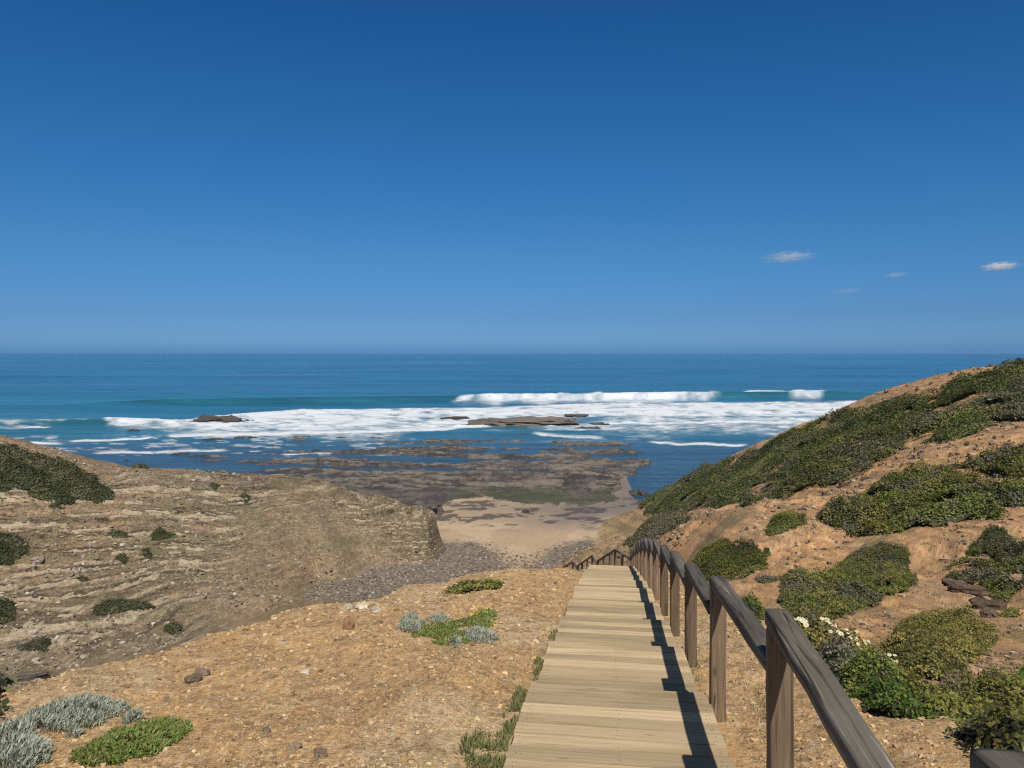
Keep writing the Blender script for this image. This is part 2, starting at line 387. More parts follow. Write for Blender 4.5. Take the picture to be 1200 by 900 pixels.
# ------------------------------------------------------------------ terrain sheet
def build_terrain():
    u = np.unique(np.r_[np.linspace(-1100, -40, 90), np.linspace(-40, 1240, 920), np.linspace(1240, 2300, 90)])
    u = (u - HX) / FPX
    d = np.unique(np.r_[np.linspace(-3, 2.5, 22), np.linspace(2.5, 25, 300), np.linspace(25, 60, 190), np.linspace(60, 132, 540), np.linspace(132, 200, 170), np.linspace(200, 330, 150), np.linspace(330, 620, 30)])
    D, U = np.meshgrid(d, u, indexing='ij'); X = U * (D + 4.0)
    Z, R, A = hgt(X, D)
    nr, nc = X.shape
    V = np.stack([X, D, Z], -1)
    # slope
    du = np.gradient(V, axis=1); dv = np.gradient(V, axis=0); N = np.cross(du, dv); N /= np.linalg.norm(N, axis=-1, keepdims=True) + 1e-12
    nz = N[..., 2].ravel()
    x = X.ravel(); y = D.ravel(); z = Z.ravel(); r = R.ravel(); ins = A['ins'].ravel(); n1 = A['n1'].ravel(); n2 = A['n2'].ravel()
    px, py = proj(x, y, z)
    c = np.zeros((len(x), 3)); wet = np.zeros(len(x))
    # --- spur: ochre gravel
    f1 = fbm(x * .5, y * .4, 4, 101); f2 = fbm(x * 3.1, y * 2.6, 4, 102); f3 = fbm(x * 14, y * 12, 3, 103)
    c0 = np.tile([.56, .350, .163], (len(x), 1))
    c0 = mixc(c0, [.56, .41, .24], sstep(.48, .72, f1) * .8); c0 = mixc(c0, [.33, .20, .095], sstep(.52, .75, f2) * .55)
    c0 = mixc(c0, [.62, .49, .32], sstep(.6, .8, f3) * .7); c0 = mixc(c0, [.22, .15, .085], sstep(.60, .78, 1 - f3) * .7)
    c0 = mixc(c0, [.53, .375, .20], sstep(1.6, 3.5, x - VH * y) * .6)
    # --- left hill: grey brown beds
    ys = 1.9 * z + .30 * y
    g1 = fbm(x * .05, y * .05, 4, 111); g2 = fbm(x * .40, ys * .9, 4, 112); g3 = fbm(x * 1.4, ys * 3.0, 3, 113)
    bed = A['bed'].ravel(); amt = sstep(.36, .54, fbm(x * .045 + 9, y * .05, 3, 63))
    b2 = bed * 4.3 + .35 * (fbm(x * .3, ys * .6, 3, 118) - .5); q1 = np.floor(b2); ln = _hash(q1, np.floor(x * .07 + 5.3 * q1), 114); blk = _hash(q1, np.floor(x * .8 + 7 * q1), 116); fr = b2 - q1
    c1 = np.tile([.225, .168, .108], (len(x), 1))
    c1 = mixc(c1, [.285, .195, .115], sstep(.48, .68, g1) * .7); c1 = mixc(c1, [.16, .122, .082], sstep(.52, .74, g2) * .4)
    c1 = mixc(c1, [.42, .35, .255], sstep(.66, .80, g3) * .5); c1 = mixc(c1, [.065, .054, .041], sstep(.66, .80, 1 - g3) * .5)
    g4 = fbm(x * 3.0, ys * 5.5, 2, 117); c1 = c1 * (.68 + .64 * g4)[:, None]
    c1 = mixc(c1, [.125, .12, .062], sstep(.54, .70, fbm(x * .16 + 40, ys * .5, 5, 115)) * .45)
    c1 = mixc(c1, [.30, .195, .105], sstep(560, 545, py) * .35)
    c1 = mixc(c1, [.36, .27, .17], sstep(.55, .35, nz) * sstep(360, 390, px) * sstep(440, 400, px) * .6)
    # --- right hill: ochre earth
    h1 = fbm(x * .09, y * .09, 4, 121); h2 = fbm(x * .6, ys * 1.1, 4, 122); h3 = fbm(x * 2.2, ys * 3.4, 3, 123)
    c2 = np.tile([.425, .248, .122], (len(x), 1))
    c2 = mixc(c2, [.53, .31, .135], sstep(.50, .70, h1) * .8); c2 = mixc(c2, [.25, .165, .10], sstep(.52, .72, h2) * .55)
    c2 = mixc(c2, [.50, .38, .25], sstep(.62, .8, h3) * .5); c2 = mixc(c2, [.16, .11, .075], sstep(.62, .8, 1 - h3) * .6)
    c2 = mixc(c2, [.36, .265, .155], sstep(780, 700, px) * .6); c2 = c2 * (.62 + .76 * fbm(x * 3.5, ys * 5, 2, 125))[:, None]
    c2 = mixc(c2, [.15, .135, .07], sstep(.50, .64, fbm(x * .5, ys * .9, 4, 126)) * sstep(790, 730, px) * .6)
    c2 = mixc(c2, [.17, .155, .07], sstep(.60, .72, fbm(x * .3 + 8, y * .3, 4, 124)) * .45)
    # --- beach: sand, shingle, wet sand
    pb = 637 + 10 * (fbm(px * .02, x * 0, 3, 131) - .5) - np.interp(px, [560, 590, 630, 690], [2, -14, -10, 6]) * 1.0
    pb = pb + 24 * np.exp(-((px - 612) / 26.) ** 2)
    shing = sstep(-5, 5, py - pb + 12 * (fbm(x * .8, y * .5, 3, 132) - .5))
    c3 = np.tile([.455, .33, .212], (len(x), 1)); c3 = mixc(c3, [.56, .42, .29], sstep(.5, .7, fbm(x * .15, y * .1, 3, 133)) * .6)
    wf = sstep(628, 596, py + 26 * (fbm(px * .025, py * .06, 4, 134) - .5)) * np.interp(px, [520, 600, 640, 700], [.25, .45, .8, 1])
    c3 = mixc(c3, [.19, .16, .145], wf * .9); wet = np.maximum(wet, wf * .5)
    vein = fbm(px * .05 + .06 * py, py * .26, 6, 135, .6); c3 = mixc(c3, [.085, .075, .068], sstep(.555, .60, vein) * sstep(578, 588, py) * sstep(626, 612, py) * .85)
    p1 = fbm(x * 2.2, y * 1.6, 3, 136); p2 = fbm(x * .25, y * .2, 3, 137)
    cp = np.tile([.205, .172, .138], (len(x), 1)); cp = mixc(cp, [.38, .34, .30], sstep(.62, .80, p1) * .7); cp = mixc(cp, [.07, .063, .06], sstep(.58, .75, 1 - p1) * .8)
    cp = mixc(cp, [.23, .17, .12], sstep(.45, .65, p2) * .6); cp = mixc(cp, [.21, .155, .10], sstep(660, 700, py) * .6)
    c3 = mixc(c3, cp, shing)
    c3 = mixc(c3, c1 * .92, np.maximum(sstep(430, 360, px), sstep(104, 92, y)) * sstep(150, 135, y))
    # --- reef
    k1 = fbm(x * .05, (y + .1 * x) * .5, 4, 141); k2 = fbm(x * .5, y * 1.2, 4, 142)
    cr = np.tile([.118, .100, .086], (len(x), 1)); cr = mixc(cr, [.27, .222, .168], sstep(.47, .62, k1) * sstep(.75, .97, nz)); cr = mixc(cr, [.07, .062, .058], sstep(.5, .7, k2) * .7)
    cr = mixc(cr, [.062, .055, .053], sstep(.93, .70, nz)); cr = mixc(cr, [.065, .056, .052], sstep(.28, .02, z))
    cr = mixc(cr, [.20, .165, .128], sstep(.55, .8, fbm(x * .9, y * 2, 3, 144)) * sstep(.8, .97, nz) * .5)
    k3_ = fbm(x * .12, (y + .12 * x) * 1.1, 4, 146); cr = mixc(cr, [.24, .195, .145], sstep(.54, .64, k3_) * .7); cr = mixc(cr, [.045, .040, .038], sstep(.56, .66, 1 - k3_) * .8)
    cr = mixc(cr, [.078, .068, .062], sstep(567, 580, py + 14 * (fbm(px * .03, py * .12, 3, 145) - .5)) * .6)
    cr = cr * np.array([.84, .86, .92])
    alg = sstep(.52, .62, fbm(px * .016, py * .05, 3, 143)) * sstep(565, 577, py) * sstep(500, 560, px)
    alg = np.maximum(alg, sstep(576, 582, py) * sstep(655, 700, px) * .8)
    cr = mixc(cr, [.060, .070, .032], alg * .5)
    wet = np.where(ins > .4, sstep(.5, 0, z) * .6, wet)
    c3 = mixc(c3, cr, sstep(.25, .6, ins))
    sp = np.random.default_rng(3).random(len(x))
    c1 = c1 * (.74 + .52 * sp)[:, None]; c2 = c2 * (.80 + .40 * sp)[:, None]; c0 = c0 * (.84 + .32 * sp)[:, None]; c3 = c3 * (.90 + .20 * sp)[:, None]
    for i, ci in enumerate((c0, c1, c2, c3)):
        m = r == i; c[m] = ci[m]
    col = np.c_[c, wet].reshape(nr, nc, 4)
    V = V.reshape(-1, 3); col = col.reshape(-1, 4)
    ii = np.arange(nr * nc).reshape(nr, nc)
    F = np.stack([ii[:-1, :-1], ii[:-1, 1:], ii[1:, 1:], ii[1:, :-1]], -1).reshape(-1, 4)
    fr = r[F[:, 0]]
    names = [('ground', 'dry ochre gravel ground on both sides of the boardwalk'), ('hillside', 'grey brown layered rocky hillside with sparse scrub and a bluff above the beach'),
             ('hill', 'ochre earth hill covered with green scrub sloping down to the sea'), ('beach', 'sandy cove with shingle and a flat dark rock platform reaching into the surf')]
    for i, (nm, lb) in enumerate(names):
        f = F[fr == i]; used, inv = np.unique(f, return_inverse=True)
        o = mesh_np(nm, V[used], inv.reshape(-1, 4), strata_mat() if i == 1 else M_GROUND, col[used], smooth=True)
        if i == 1:
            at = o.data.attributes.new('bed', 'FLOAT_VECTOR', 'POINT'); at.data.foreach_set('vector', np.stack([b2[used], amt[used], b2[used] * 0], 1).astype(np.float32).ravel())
        tag(o, lb, None, None, 'structure')

# ------------------------------------------------------------------ sea
def sea_mat():
    t = NT('sea_water'); a = t.attr('tint'); v = t.coord()
    mp = t.n('ShaderNodeMapping'); mp.inputs['Scale'].default_value = (.45, 1, 1); t.l(v, mp.inputs[0])
    n1 = t.noise(mp.outputs[0], .035, 6, .62); n2 = t.noise(mp.outputs[0], .28, 6, .65, .4)
    foam = a.outputs['Alpha']
    lac = t.noise(v, .16, 6, .75, .8)
    ff = t.math('ADD', foam, t.math('MULTIPLY', t.math('SUBTRACT', lac, .5), .75))
    fm = t.ramp(ff, [(.22, (0, 0, 0)), (.45, (.22, .22, .22)), (.70, (.62, .62, .62)), (1.0, (1, 1, 1))])
    var = t.ramp(n1, [(.3, (.75, .8, .85)), (.7, (1.2, 1.15, 1.1))])
    c = t.mix(.8, a.outputs['Color'], var, 'MULTIPLY')
    c = t.mix(fm, c, (.70, .73, .76)); t.l(c, t.b.inputs['Base Color'])
    t.l(t.math('ADD', .22, t.math('MULTIPLY', fm, .6)), t.b.inputs['Roughness'])
    t.b.inputs['IOR'].default_value = 1.33; t.b.inputs['Specular IOR Level'].default_value = .5
    b = t.bump(n1, .8, 3.0); b = t.bump(n2, .8, .5, b); b = t.bump(lac, .5, .15, b); t.l(b, t.b.inputs['Normal'])
    return t.m

def band(px, py, pts, up, dn, seed=0, wob=1.5, taper=8):
    """a soft line of foam through pts: up = fade distance above it, dn = below it"""
    xs = [p[0] for p in pts]; ys = [p[1] for p in pts]
    yc = np.interp(px, xs, ys) + wob * (fbm(px * .05, px * 0 + seed, 3, 200 + seed) - .5) * 2
    e = sstep(xs[0] - 14, xs[0] + taper, px) * sstep(xs[-1] + 14, xs[-1] - taper, px); dn = dn * (.55 + .9 * fbm(px * .035, px * 0 + seed, 3, 260 + seed)) * (.35 + .65 * e)
    dy = py - yc
    return np.where(dy < 0, sstep(-up, 0, dy), sstep(dn, 0, dy)) * e

def build_sea():
    pxs = np.unique(np.r_[np.linspace(-1100, -60, 80), np.linspace(-60, 1120, 760), np.linspace(1120, 2300, 80)])
    pys = np.r_[414.2, 414.6, 415.2, 416, np.linspace(417, 440, 60), np.linspace(440.4, 560, 300), np.linspace(561, 640, 40)]
    PX, PY = np.meshgrid(pxs, pys)
    Y = H * FPX / (PY - HY); X = (PX - HX) / FPX * Y
    px = PX.ravel(); py = PY.ravel(); x = X.ravel(); y = Y.ravel()
    Z = np.zeros(len(x))
    def ridge(pts, hgt_, front, back, seed):
        xs = [p[0] for p in pts]; yc = np.interp(px, xs, [p[1] for p in pts]) + 1.2 * (fbm(px * .02, px * 0 + seed, 3, 300 + seed) - .5)
        hh = np.interp(px, xs, [p[2] for p in pts]) * hgt_
        dc = H * FPX / (yc - HY); s = y - dc
        return hh * np.where(s < 0, np.exp(-(s / front) ** 2), np.exp(-(s / back) ** 2))
    w1 = ridge([(-200, 478, .0), (60, 476, .2), (170, 474, .8), (300, 472, 1), (420, 471, 1), (540, 469, 1), (600, 467.5, 1), (750, 467, 1.25), (960, 465.5, 1.25), (1060, 465, .7), (1300, 465, .3)], 3.6, 7, 22, 1)
    Z += w1
    Z += ridge([(-100, 494, .5), (15, 495, 1), (125, 494, 1), (210, 496, .8), (265, 490, .5), (350, 484, .4), (560, 484, .4), (980, 483, .6), (1200, 483, .4)], 1.3, 5, 14, 2)
    Z += ridge([(400, 461, .2), (560, 460, .8), (800, 459, 1), (1100, 457.5, 1), (1300, 457, .8)], 1.5, 14, 30, 3)
    Z += ridge([(-100, 460, .6), (200, 461, .7), (480, 462, .3)], 1.2, 14, 30, 4)
    for k, (yy, am) in enumerate([(447, 1.1), (441, 1.3), (436, 1.4), (431.5, 1.5), (428, 1.5), (425, 1.5)]):
        Z += ridge([(-1000, yy, .6), (100, yy + .3, 1), (300, yy, .3), (600, yy - .3, 1), (800, yy, .4), (1000, yy + .2, 1), (2200, yy, .6)], am, 22, 35, 10 + k)
    fade = sstep(520, 500, py)
    Z += fade * .55 * (fbm(x * .02, y * .06, 4, 320) - .5) * 2
    Z += .10 * (fbm(x * .3, y * .5, 3, 321) - .5)
    # ---- colour of the water itself: deep blue outside, greener on the shoal
    c = np.tile([.020, .125, .225], (len(x), 1))
    c = mixc(c, [.022, .120, .235], sstep(432, 414, py) * .8)
    c = mixc(c, [.026, .150, .225], sstep(440, 470, py) * .7)
    c = mixc(c, [.022, .120, .150], sstep(.4, 1, w1 / 3.0) * .85)
    c = mixc(c, [.042, .165, .215], sstep(480, 495, py) * .6)
    c = mixc(c, [.040, .076, .112], sstep(505, 530, py) * .9)
    c = mixc(c, [.02, .115, .125], np.exp(-((px - 40) / 120.) ** 2) * np.exp(-((py - 500) / 9.) ** 2) * .8)
    sw = fbm(px * .006, py * .55, 4, 330); c = c * (0.62 + .76 * sw)[:, None]
    # ---- foam
    L = []
    f = np.zeros(len(x))
    def add(b, s): 
        nonlocal f
        f = np.maximum(f, b * s)
    n_h2 = fbm(px * .11, py * .9, 3, 342); n_lo = fbm(px * .012, py * .10, 4, 340); n_hi = fbm(px * .05, py * .45, 4, 341)
    # breaking crest
    add(band(px, py, [(545, 466), (640, 464), (760, 462.5), (852, 461.5)], 2.5, 17, 1, 2.2, 30), 1.02)
    add(band(px, py, [(926, 460), (940, 459.5), (965, 460)], 2, 15, 2, .8, 8), 1.25)
    add(band(px, py, [(532, 471), (560, 467)], 2, 4, 3, 1.0), .75)
    add(band(px, py, [(846, 461), (885, 459.5), (925, 460)], 1.0, 1.6, 4, .5), .8)
    add(band(px, py, [(868, 463), (888, 464)], 2, 4, 5, .5), .7)
    # wash behind the breaker
    up = np.interp(px, [-50, 110, 140, 210, 265, 350, 560, 700, 990, 1100], [498, 497, 490, 491, 485, 478, 475, 470.5, 468, 468])
    lo = np.interp(px, [-50, 120, 200, 300, 450, 560, 640, 760, 990, 1100], [500, 499, 505, 508, 505, 499, 492, 490, 488, 488])
    wash = sstep(0, 4, py - up) * sstep(5, -5, py - lo) * sstep(95, 150, px)
    add(wash * (.56 + .62 * n_lo + 1.1 * (n_hi - .5)), 1.0)
    add(band(px, py, [(122, 492), (175, 494), (212, 494)], 3, 5, 6), 1.1); add(band(px, py, [(262, 489), (320, 484), (420, 483), (470, 484)], 3, 6, 7), 1.05)
    add(band(px, py, [(200, 511), (300, 510), (390, 508), (450, 506), (520, 503), (572, 500)], 7, 2.5, 8, 1.2), 1.05)
    add(band(px, py, [(560, 482), (700, 481.5), (860, 480), (985, 479)], 3.5, 4, 9), 1.15)
    add(band(px, py, [(705, 496), (800, 495.5), (930, 495)], 3, 2.2, 10), 1.05)
    add(band(px, py, [(765, 519), (800, 521), (872, 522)], 4, 2.5, 11), 1.0)
    add(band(px, py, [(84, 517), (130, 516), (178, 513)], 3, 2, 12), 1.0); add(band(px, py, [(-40, 517), (20, 518), (72, 520)], 4, 2.5, 13), .95)
    add(band(px, py, [(112, 532), (180, 530), (262, 528)], 4, 2, 14), .9); add(band(px, py, [(332, 533), (392, 531)], 3, 1.5, 15), .8)
    add(band(px, py, [(22, 501), (58, 500)], 2.5, 2, 16), .85); add(band(px, py, [(-30, 496), (60, 494), (125, 492)], 1.2, 2, 17), .6)
    add(band(px, py, [(628, 508), (660, 512), (705, 514)], 6, 3, 18), .8)
    # lace left behind
    z2 = sstep(486, 496, py) * sstep(526, 508, py) * sstep(-200, 60, px)
    add(z2 * sstep(.40, .62, n_lo) * (.35 + .5 * n_hi), 1.0)
    zr = sstep(484, 490, py) * sstep(518, 500, py) * sstep(660, 720, px)
    add(zr * (.42 + .7 * (n_hi - .35) + .3 * n_lo), 1.0)
    zl = sstep(505, 512, py) * sstep(545, 528, py) * sstep(560, 430, px)
    add(zl * sstep(.48, .7, n_hi) * .55, 1.0)
    f = f * (.66 + .80 * n_h2)
    Z += .5 * sstep(.7, 1.1, f) * (py < 500) * (.4 + fbm(x * .12, y * .12, 3, 350))
    ii = np.arange(PX.size).reshape(PX.shape)
    F = np.stack([ii[:-1, :-1], ii[1:, :-1], ii[1:, 1:], ii[:-1, 1:]], -1).reshape(-1, 4)
    o = mesh_np('sea', np.stack([x, y, Z], -1), F, sea_mat(), np.c_[c, np.clip(f, 0, 1.2)], smooth=True)
    tag(o, 'blue ocean with white breakers rolling in over the shoal', None, None, 'structure')

# ------------------------------------------------------------------ boardwalk and railing
HEAD = math.atan(VH); CH, SH = math.cos(HEAD), math.sin(HEAD)
def boxes(B):
    """B: list of 8-corner arrays -> verts, quads"""
    V = np.concatenate(B); n = len(B)
    q = np.array([[0, 1, 3, 2], [4, 6, 7, 5], [0, 4, 5, 1], [2, 3, 7, 6], [0, 2, 6, 4], [1, 5, 7, 3]])
    F = (np.arange(n)[:, None, None] * 8 + q[None]).reshape(-1, 4); return V, F
def slab(a, b, w0, w1, th, up=None):
    """a plank across: a, b = (y, z) of its near and far top edge; w0..w1 across"""
    out = []
    for x in (w0, w1):
        for (y, z) in (a, b):
            for dz in (-th, 0): out.append((x, y, z + dz))
    o = np.array(out, float); return o[[0, 1, 2, 3, 4, 5, 6, 7]]

def build_boardwalk():
    W = 1.842 * S
    root = empty('boardwalk', (S, 0, H), 'pale wooden boardwalk of long stepped treads running down towards the cove', 'boardwalk', rz=-HEAD)
    # local frame: y along the stairs, x = 0 at the right edge, z = height from the eye
    rnd = random.Random(3)
    def loc_t(t): return t * S / CH
    for i in range(1, len(NOSE_T)):
        y0, y1 = loc_t(NOSE_T[i - 1]), loc_t(NOSE_T[i]); z1 = -NOSE_D[i] * S
        zs = z1 + .107 * (NOSE_T[i] - NOSE_T[i - 1]) * S; zp = -NOSE_D[i - 1] * S
        n = max(8, round((y1 - y0) / .205)); B = []; C = []
        for k in range(n):
            a, b = y0 + (y1 - y0) * k / n + .007, y0 + (y1 - y0) * (k + 1) / n - .007 - (.007 if rnd.random() < .25 else 0)
            if k == n - 1: b += .03
            if k == 0: a += .012
            za, zb = lerp(zs, z1, k / n), lerp(zs, z1, (k + 1) / n); j = rnd.uniform(-.002, .002)
            jl, jr = rnd.uniform(-.008, .008), rnd.uniform(-.008, .008)
            sk = rnd.uniform(-.003, .003)
            p = slab((a, za + j), (b, zb + j), -W + jl, jr, .038); p[:4, 1] += sk; p[4:, 1] -= sk
            B.append(p); C.append([rnd.random(), rnd.random(), rnd.random(), rnd.random()])
        NV = []
        for p in B:
            for xn in (-W + .07, -W + .045, -W * .5, -.07, -.045):
                for fy in (.28, .72):
                    yy = lerp(p[0, 1], p[2, 1], fy) + rnd.uniform(-.012, .012); zz = lerp(p[1, 2], p[3, 2], fy) + .0012; xx = xn + rnd.uniform(-.01, .01); r_ = .0045
                    NV += [(xx - r_, yy, zz), (xx, yy - r_, zz), (xx + r_, yy, zz), (xx, yy + r_, zz)]
        V, F = boxes(B); col = np.repeat(np.array(C), 8, 0); nb = len(V)
        mesh_np('tread', np.concatenate([V, NV]), np.concatenate([F, np.arange(len(NV)).reshape(-1, 4) + nb]), [M_DECK, M_STONE], np.concatenate([col, np.tile([.06, .045, .035, 1], (len(NV), 1))]), root, fmat=np.r_[np.zeros(len(F)), np.ones(len(NV) // 4)])
        # riser at the nose and side beams
        B = []; zn = -NOSE_D[i] * S - .040
        if i + 1 < len(NOSE_T):
            zb_ = -NOSE_D[i + 1] * S + .107 * (NOSE_T[i + 1] - NOSE_T[i]) * S + .004
            B.append(np.array([(x, y, z) for x in (-W + .01, -.01) for y in (y1 - .028, y1 - .003) for z in (min(zb_, zn - .05), zn)]))
            V, F = boxes(B); mesh_np('riser', V, F, M_DECK, np.tile([.4, .2, .7, .3], (8, 1)), root)
        B = []
        for xa in (-W + .03, -.10):
            B.append(slab((y0 + .03, zs - .042), (y1 - .035, z1 - .042), xa, xa + .07, .17))
        V, F = boxes(B); mesh_np('beam', V, F, M_DECK, np.tile([.1, .6, .2, .1], (16, 1)), root)
    # lower flights past the turn
    for (xa, ta, da), (xb, tb, db) in zip(SEC[:-1], SEC[1:]):
        n = 6; B = []; C = []
        for k in range(n):
            f0, f1 = k / n, (k + 1) / n
            p0 = np.array([lerp(xa, xb, f0) * S, lerp(ta, tb, f0) * S]); p1 = np.array([lerp(xa, xb, f1) * S, lerp(ta, tb, f1) * S])
            z = H - (lerp(da, db, f1) + 1.22) * S
            q = [(p0[0] - W, p0[1]), (p1[0] - W, p1[1]), (p0[0], p0[1]), (p1[0], p1[1])]
            pts = []
            for (qx, qy) in (q[0], q[1], q[2], q[3]):
                for dz in (-.05, 0): 
                    lx, ly = qx - S, qy
                    pts.append((lx * CH - ly * SH, lx * SH + ly * CH, z + dz - H))
            B.append(np.array(pts)); C.append([rnd.random() for _ in range(4)])
        V, F = boxes(B); mesh_np('tread', V, F, M_DECK, np.repeat(np.array(C), 8, 0), root)

def prism(sect, length, axis, nseg=6, bend=0.0, seed=0, capround=.0):
    """a rounded timber along Z or Y from 0 to length"""
    k = len(sect); rr = random.Random(seed); rings = []
    ts = [0, .012 / length * 2] + [i / nseg for i in range(1, nseg)] + [1 - .012 / length * 2, 1]
    for j, f in enumerate(ts):
        s = .93 if j in (0, len(ts) - 1) else 1 + rr.uniform(-.012, .012)
        off = (rr.uniform(-.003, .003), rr.uniform(-.003, .003))
        for (a, b) in sect:
            p = (a * s + off[0], b * s + off[1])
            rings.append((p[0], p[1], f * length) if axis == 'Z' else (p[0], f * length, p[1]))
    F = []
    m = len(ts)
    V = np.array(rings)
    for j in range(m - 1):
        for i in range(k):
            a, b = j * k + i, j * k + (i + 1) % k
            q = [a, b, b + k, a + k]
            F.append(q if axis == 'Z' else q[::-1])
    # caps as fans of quads
    for j in (0, m - 1):
        c = len(V); V = np.vstack([V, V[j * k:(j + 1) * k].mean(0)])
        for i in range(0, k, 2):
            q = [c, j * k + i, j * k + (i + 1) % k, j * k + (i + 2) % k]
            F.append(q[::-1] if (j == 0) == (axis == 'Z') else q)
    return V, np.array(F)

def superell(w, h, n=4.0, k=20, top=None):
    out = []
    for i in range(k):
        a = 2 * math.pi * i / k; ca, sa = math.cos(a), math.sin(a)
        e = 2 / (n if (top is None or sa < 0) else top)
        out.append((w / 2 * math.copysign(abs(ca) ** e, ca), h / 2 * math.copysign(abs(sa) ** e, sa)))
    return out

def build_railing():
    root = empty('wooden_railing', (S, 0, H), 'weathered grey wooden railing with square posts along the right side of the boardwalk', 'railing')
    PW = .118
    def post(x, t, topd, bot, seed):
        px_, py_ = x * S + PW / 2 + .006, t * S - PW / 2 - .012
        zt = H - topd * S - .072; zb = bot
        V, F = prism(superell(PW, PW * .95, 5), zt - zb, 'Z', 5, seed=seed)
        o = mesh_np('post', V, F, M_POST, None, root, smooth=True); o.location = (px_ - S, py_, zb - H); o.rotation_euler = (0, 0, -HEAD)
        o.data.polygons.foreach_set('use_smooth', np.ones(len(F), bool)); return px_, py_
    def rail(p, q, zp, zq, seed, w=.122, h=.078):
        """p near end, q far end (x, y), z of the top"""
        dx, dy, dz = q[0] - p[0], q[1] - p[1], zq - zp; L = math.sqrt(dx * dx + dy * dy + dz * dz)
        V, F = prism(superell(w, h, 8, 24, 4.6), L, 'Y', 8, seed=seed)
        o = mesh_np('rail', V, F, M_RAIL, None, root, smooth=True)
        o.location = (p[0] - S, p[1], zp - h / 2 - H); o.rotation_euler = (math.asin(dz / L), 0, -math.atan2(dx, dy)); return o
    P_ = []
    for i in range(2, len(NOSE_T)):
        t = NOSE_T[i]; x = VH * t + 1.0
        bot = H - spur_drop(t * S) - .55
        P_.append((post(x, t, TOP_D[i], bot, i), TOP_D[i]))
    # the post behind the viewer's right hand
    P0 = post(VH * -.7 + 1, -.7, .52, H - 1.9 * S - .5, 1)
    prev = (P0, .52)
    for i, (p, d) in enumerate(P_):
        L = (p[1] - prev[0][1]) / S
        zq = H - d * S; sl = .0 if i == 1 else .107
        y_end = p[1] + PW / 2 + .012; y_beg = prev[0][1] + PW / 2 + .004
        fx = VH
        rail((p[0] - fx * (p[1] - y_beg), y_beg), (p[0] + fx * (y_end - p[1]), y_end), zq + sl * (p[1] - y_beg), zq - sl * (y_end - p[1]), 20 + i)
        prev = (p, d)
    # lower flights
    pts = []
    for j, (x, t, d) in enumerate(SEC):
        if j > 0: pts.append(post(x, t, d, H - (d + 1.7) * S, 50 + j))
        else: pts.append((P_[-1][0][0], P_[-1][0][1]))
    segs = [(0, 2, 10.62, 11.43), (2, 5, 11.43, 14.05), (5, 6, 14.45, 14.33), (6, 9, 14.33, 17.05), (9, 10, 17.3, 17.5), (10, 12, 17.5, 19.9)]
    for k, (a, b, da, db) in enumerate(segs):
        rail(pts[a], pts[b], H - da * S, H - db * S, 80 + k, .10, .08)

# ------------------------------------------------------------------ plants
def poly_area(p):
    x, y = p[:, 0], p[:, 1]; return .5 * abs(np.dot(x, np.roll(y, -1)) - np.dot(y, np.roll(x, -1)))
def poly_dist(p, x, y):
    """signed distance to the polygon's outline, inside positive"""
    ins = np.zeros(len(x), bool); dm = np.full(len(x), 1e9); n = len(p)
    for i in range(n):
        a, b = p[i], p[(i + 1) % n]
        if a[1] != b[1]:
            c = ((a[1] > y) != (b[1] > y)) & (x < (b[0] - a[0]) * (y - a[1]) / (b[1] - a[1]) + a[0]); ins ^= c
        ab = b - a; t = np.clip(((x - a[0]) * ab[0] + (y - a[1]) * ab[1]) / max(1e-9, ab @ ab), 0, 1)
        dm = np.minimum(dm, np.hypot(x - a[0] - t * ab[0], y - a[1] - t * ab[1]))
    return np.where(ins, dm, -dm)
def quads_from(c, n, size, asp, rng):
    """leaf quads with centre c, normal n"""
    k = len(c); n = n / (np.linalg.norm(n, axis=1, keepdims=True) + 1e-9)
    r = rng.normal(size=(k, 3)); t = np.cross(n, r); t /= np.linalg.norm(t, axis=1, keepdims=True) + 1e-9; b = np.cross(n, t)
    L = (size * rng.uniform(.6, 1.35, k))[:, None] * .5; Wd = L * asp
    tip = n * L * rng.uniform(-.25, .25, (k, 1))
    V = np.stack([c - t * L, c + b * Wd, c + t * L + tip, c - b * Wd], 1).reshape(-1, 3)
    return V, np.arange(4 * k).reshape(-1, 4)

GREENS = dict(
    dark=[(0.087, 0.111, 0.032), (0.123, 0.140, 0.039), (0.066, 0.085, 0.028), (0.163, 0.153, 0.047)],
    mid=[(0.152, 0.176, 0.035), (0.192, 0.195, 0.041), (0.104, 0.130, 0.029), (0.240, 0.206, 0.053)],
    olive=[(0.229, 0.198, 0.044), (0.185, 0.165, 0.041), (0.283, 0.211, 0.059), (0.119, 0.119, 0.032)],
    bright=[(0.124, 0.202, 0.029), (0.176, 0.240, 0.040), (0.083, 0.143, 0.023), (0.228, 0.256, 0.053)],
    grey=[(0.184, 0.157, 0.111), (0.143, 0.122, 0.086), (0.243, 0.209, 0.147), (0.117, 0.120, 0.059)],
    mat=[(0.176, 0.249, 0.052), (0.135, 0.201, 0.041), (0.235, 0.264, 0.073), (0.268, 0.241, 0.088)],
    left=[(0.097, 0.112, 0.051), (0.125, 0.129, 0.059), (0.076, 0.086, 0.041), (0.159, 0.147, 0.081)])

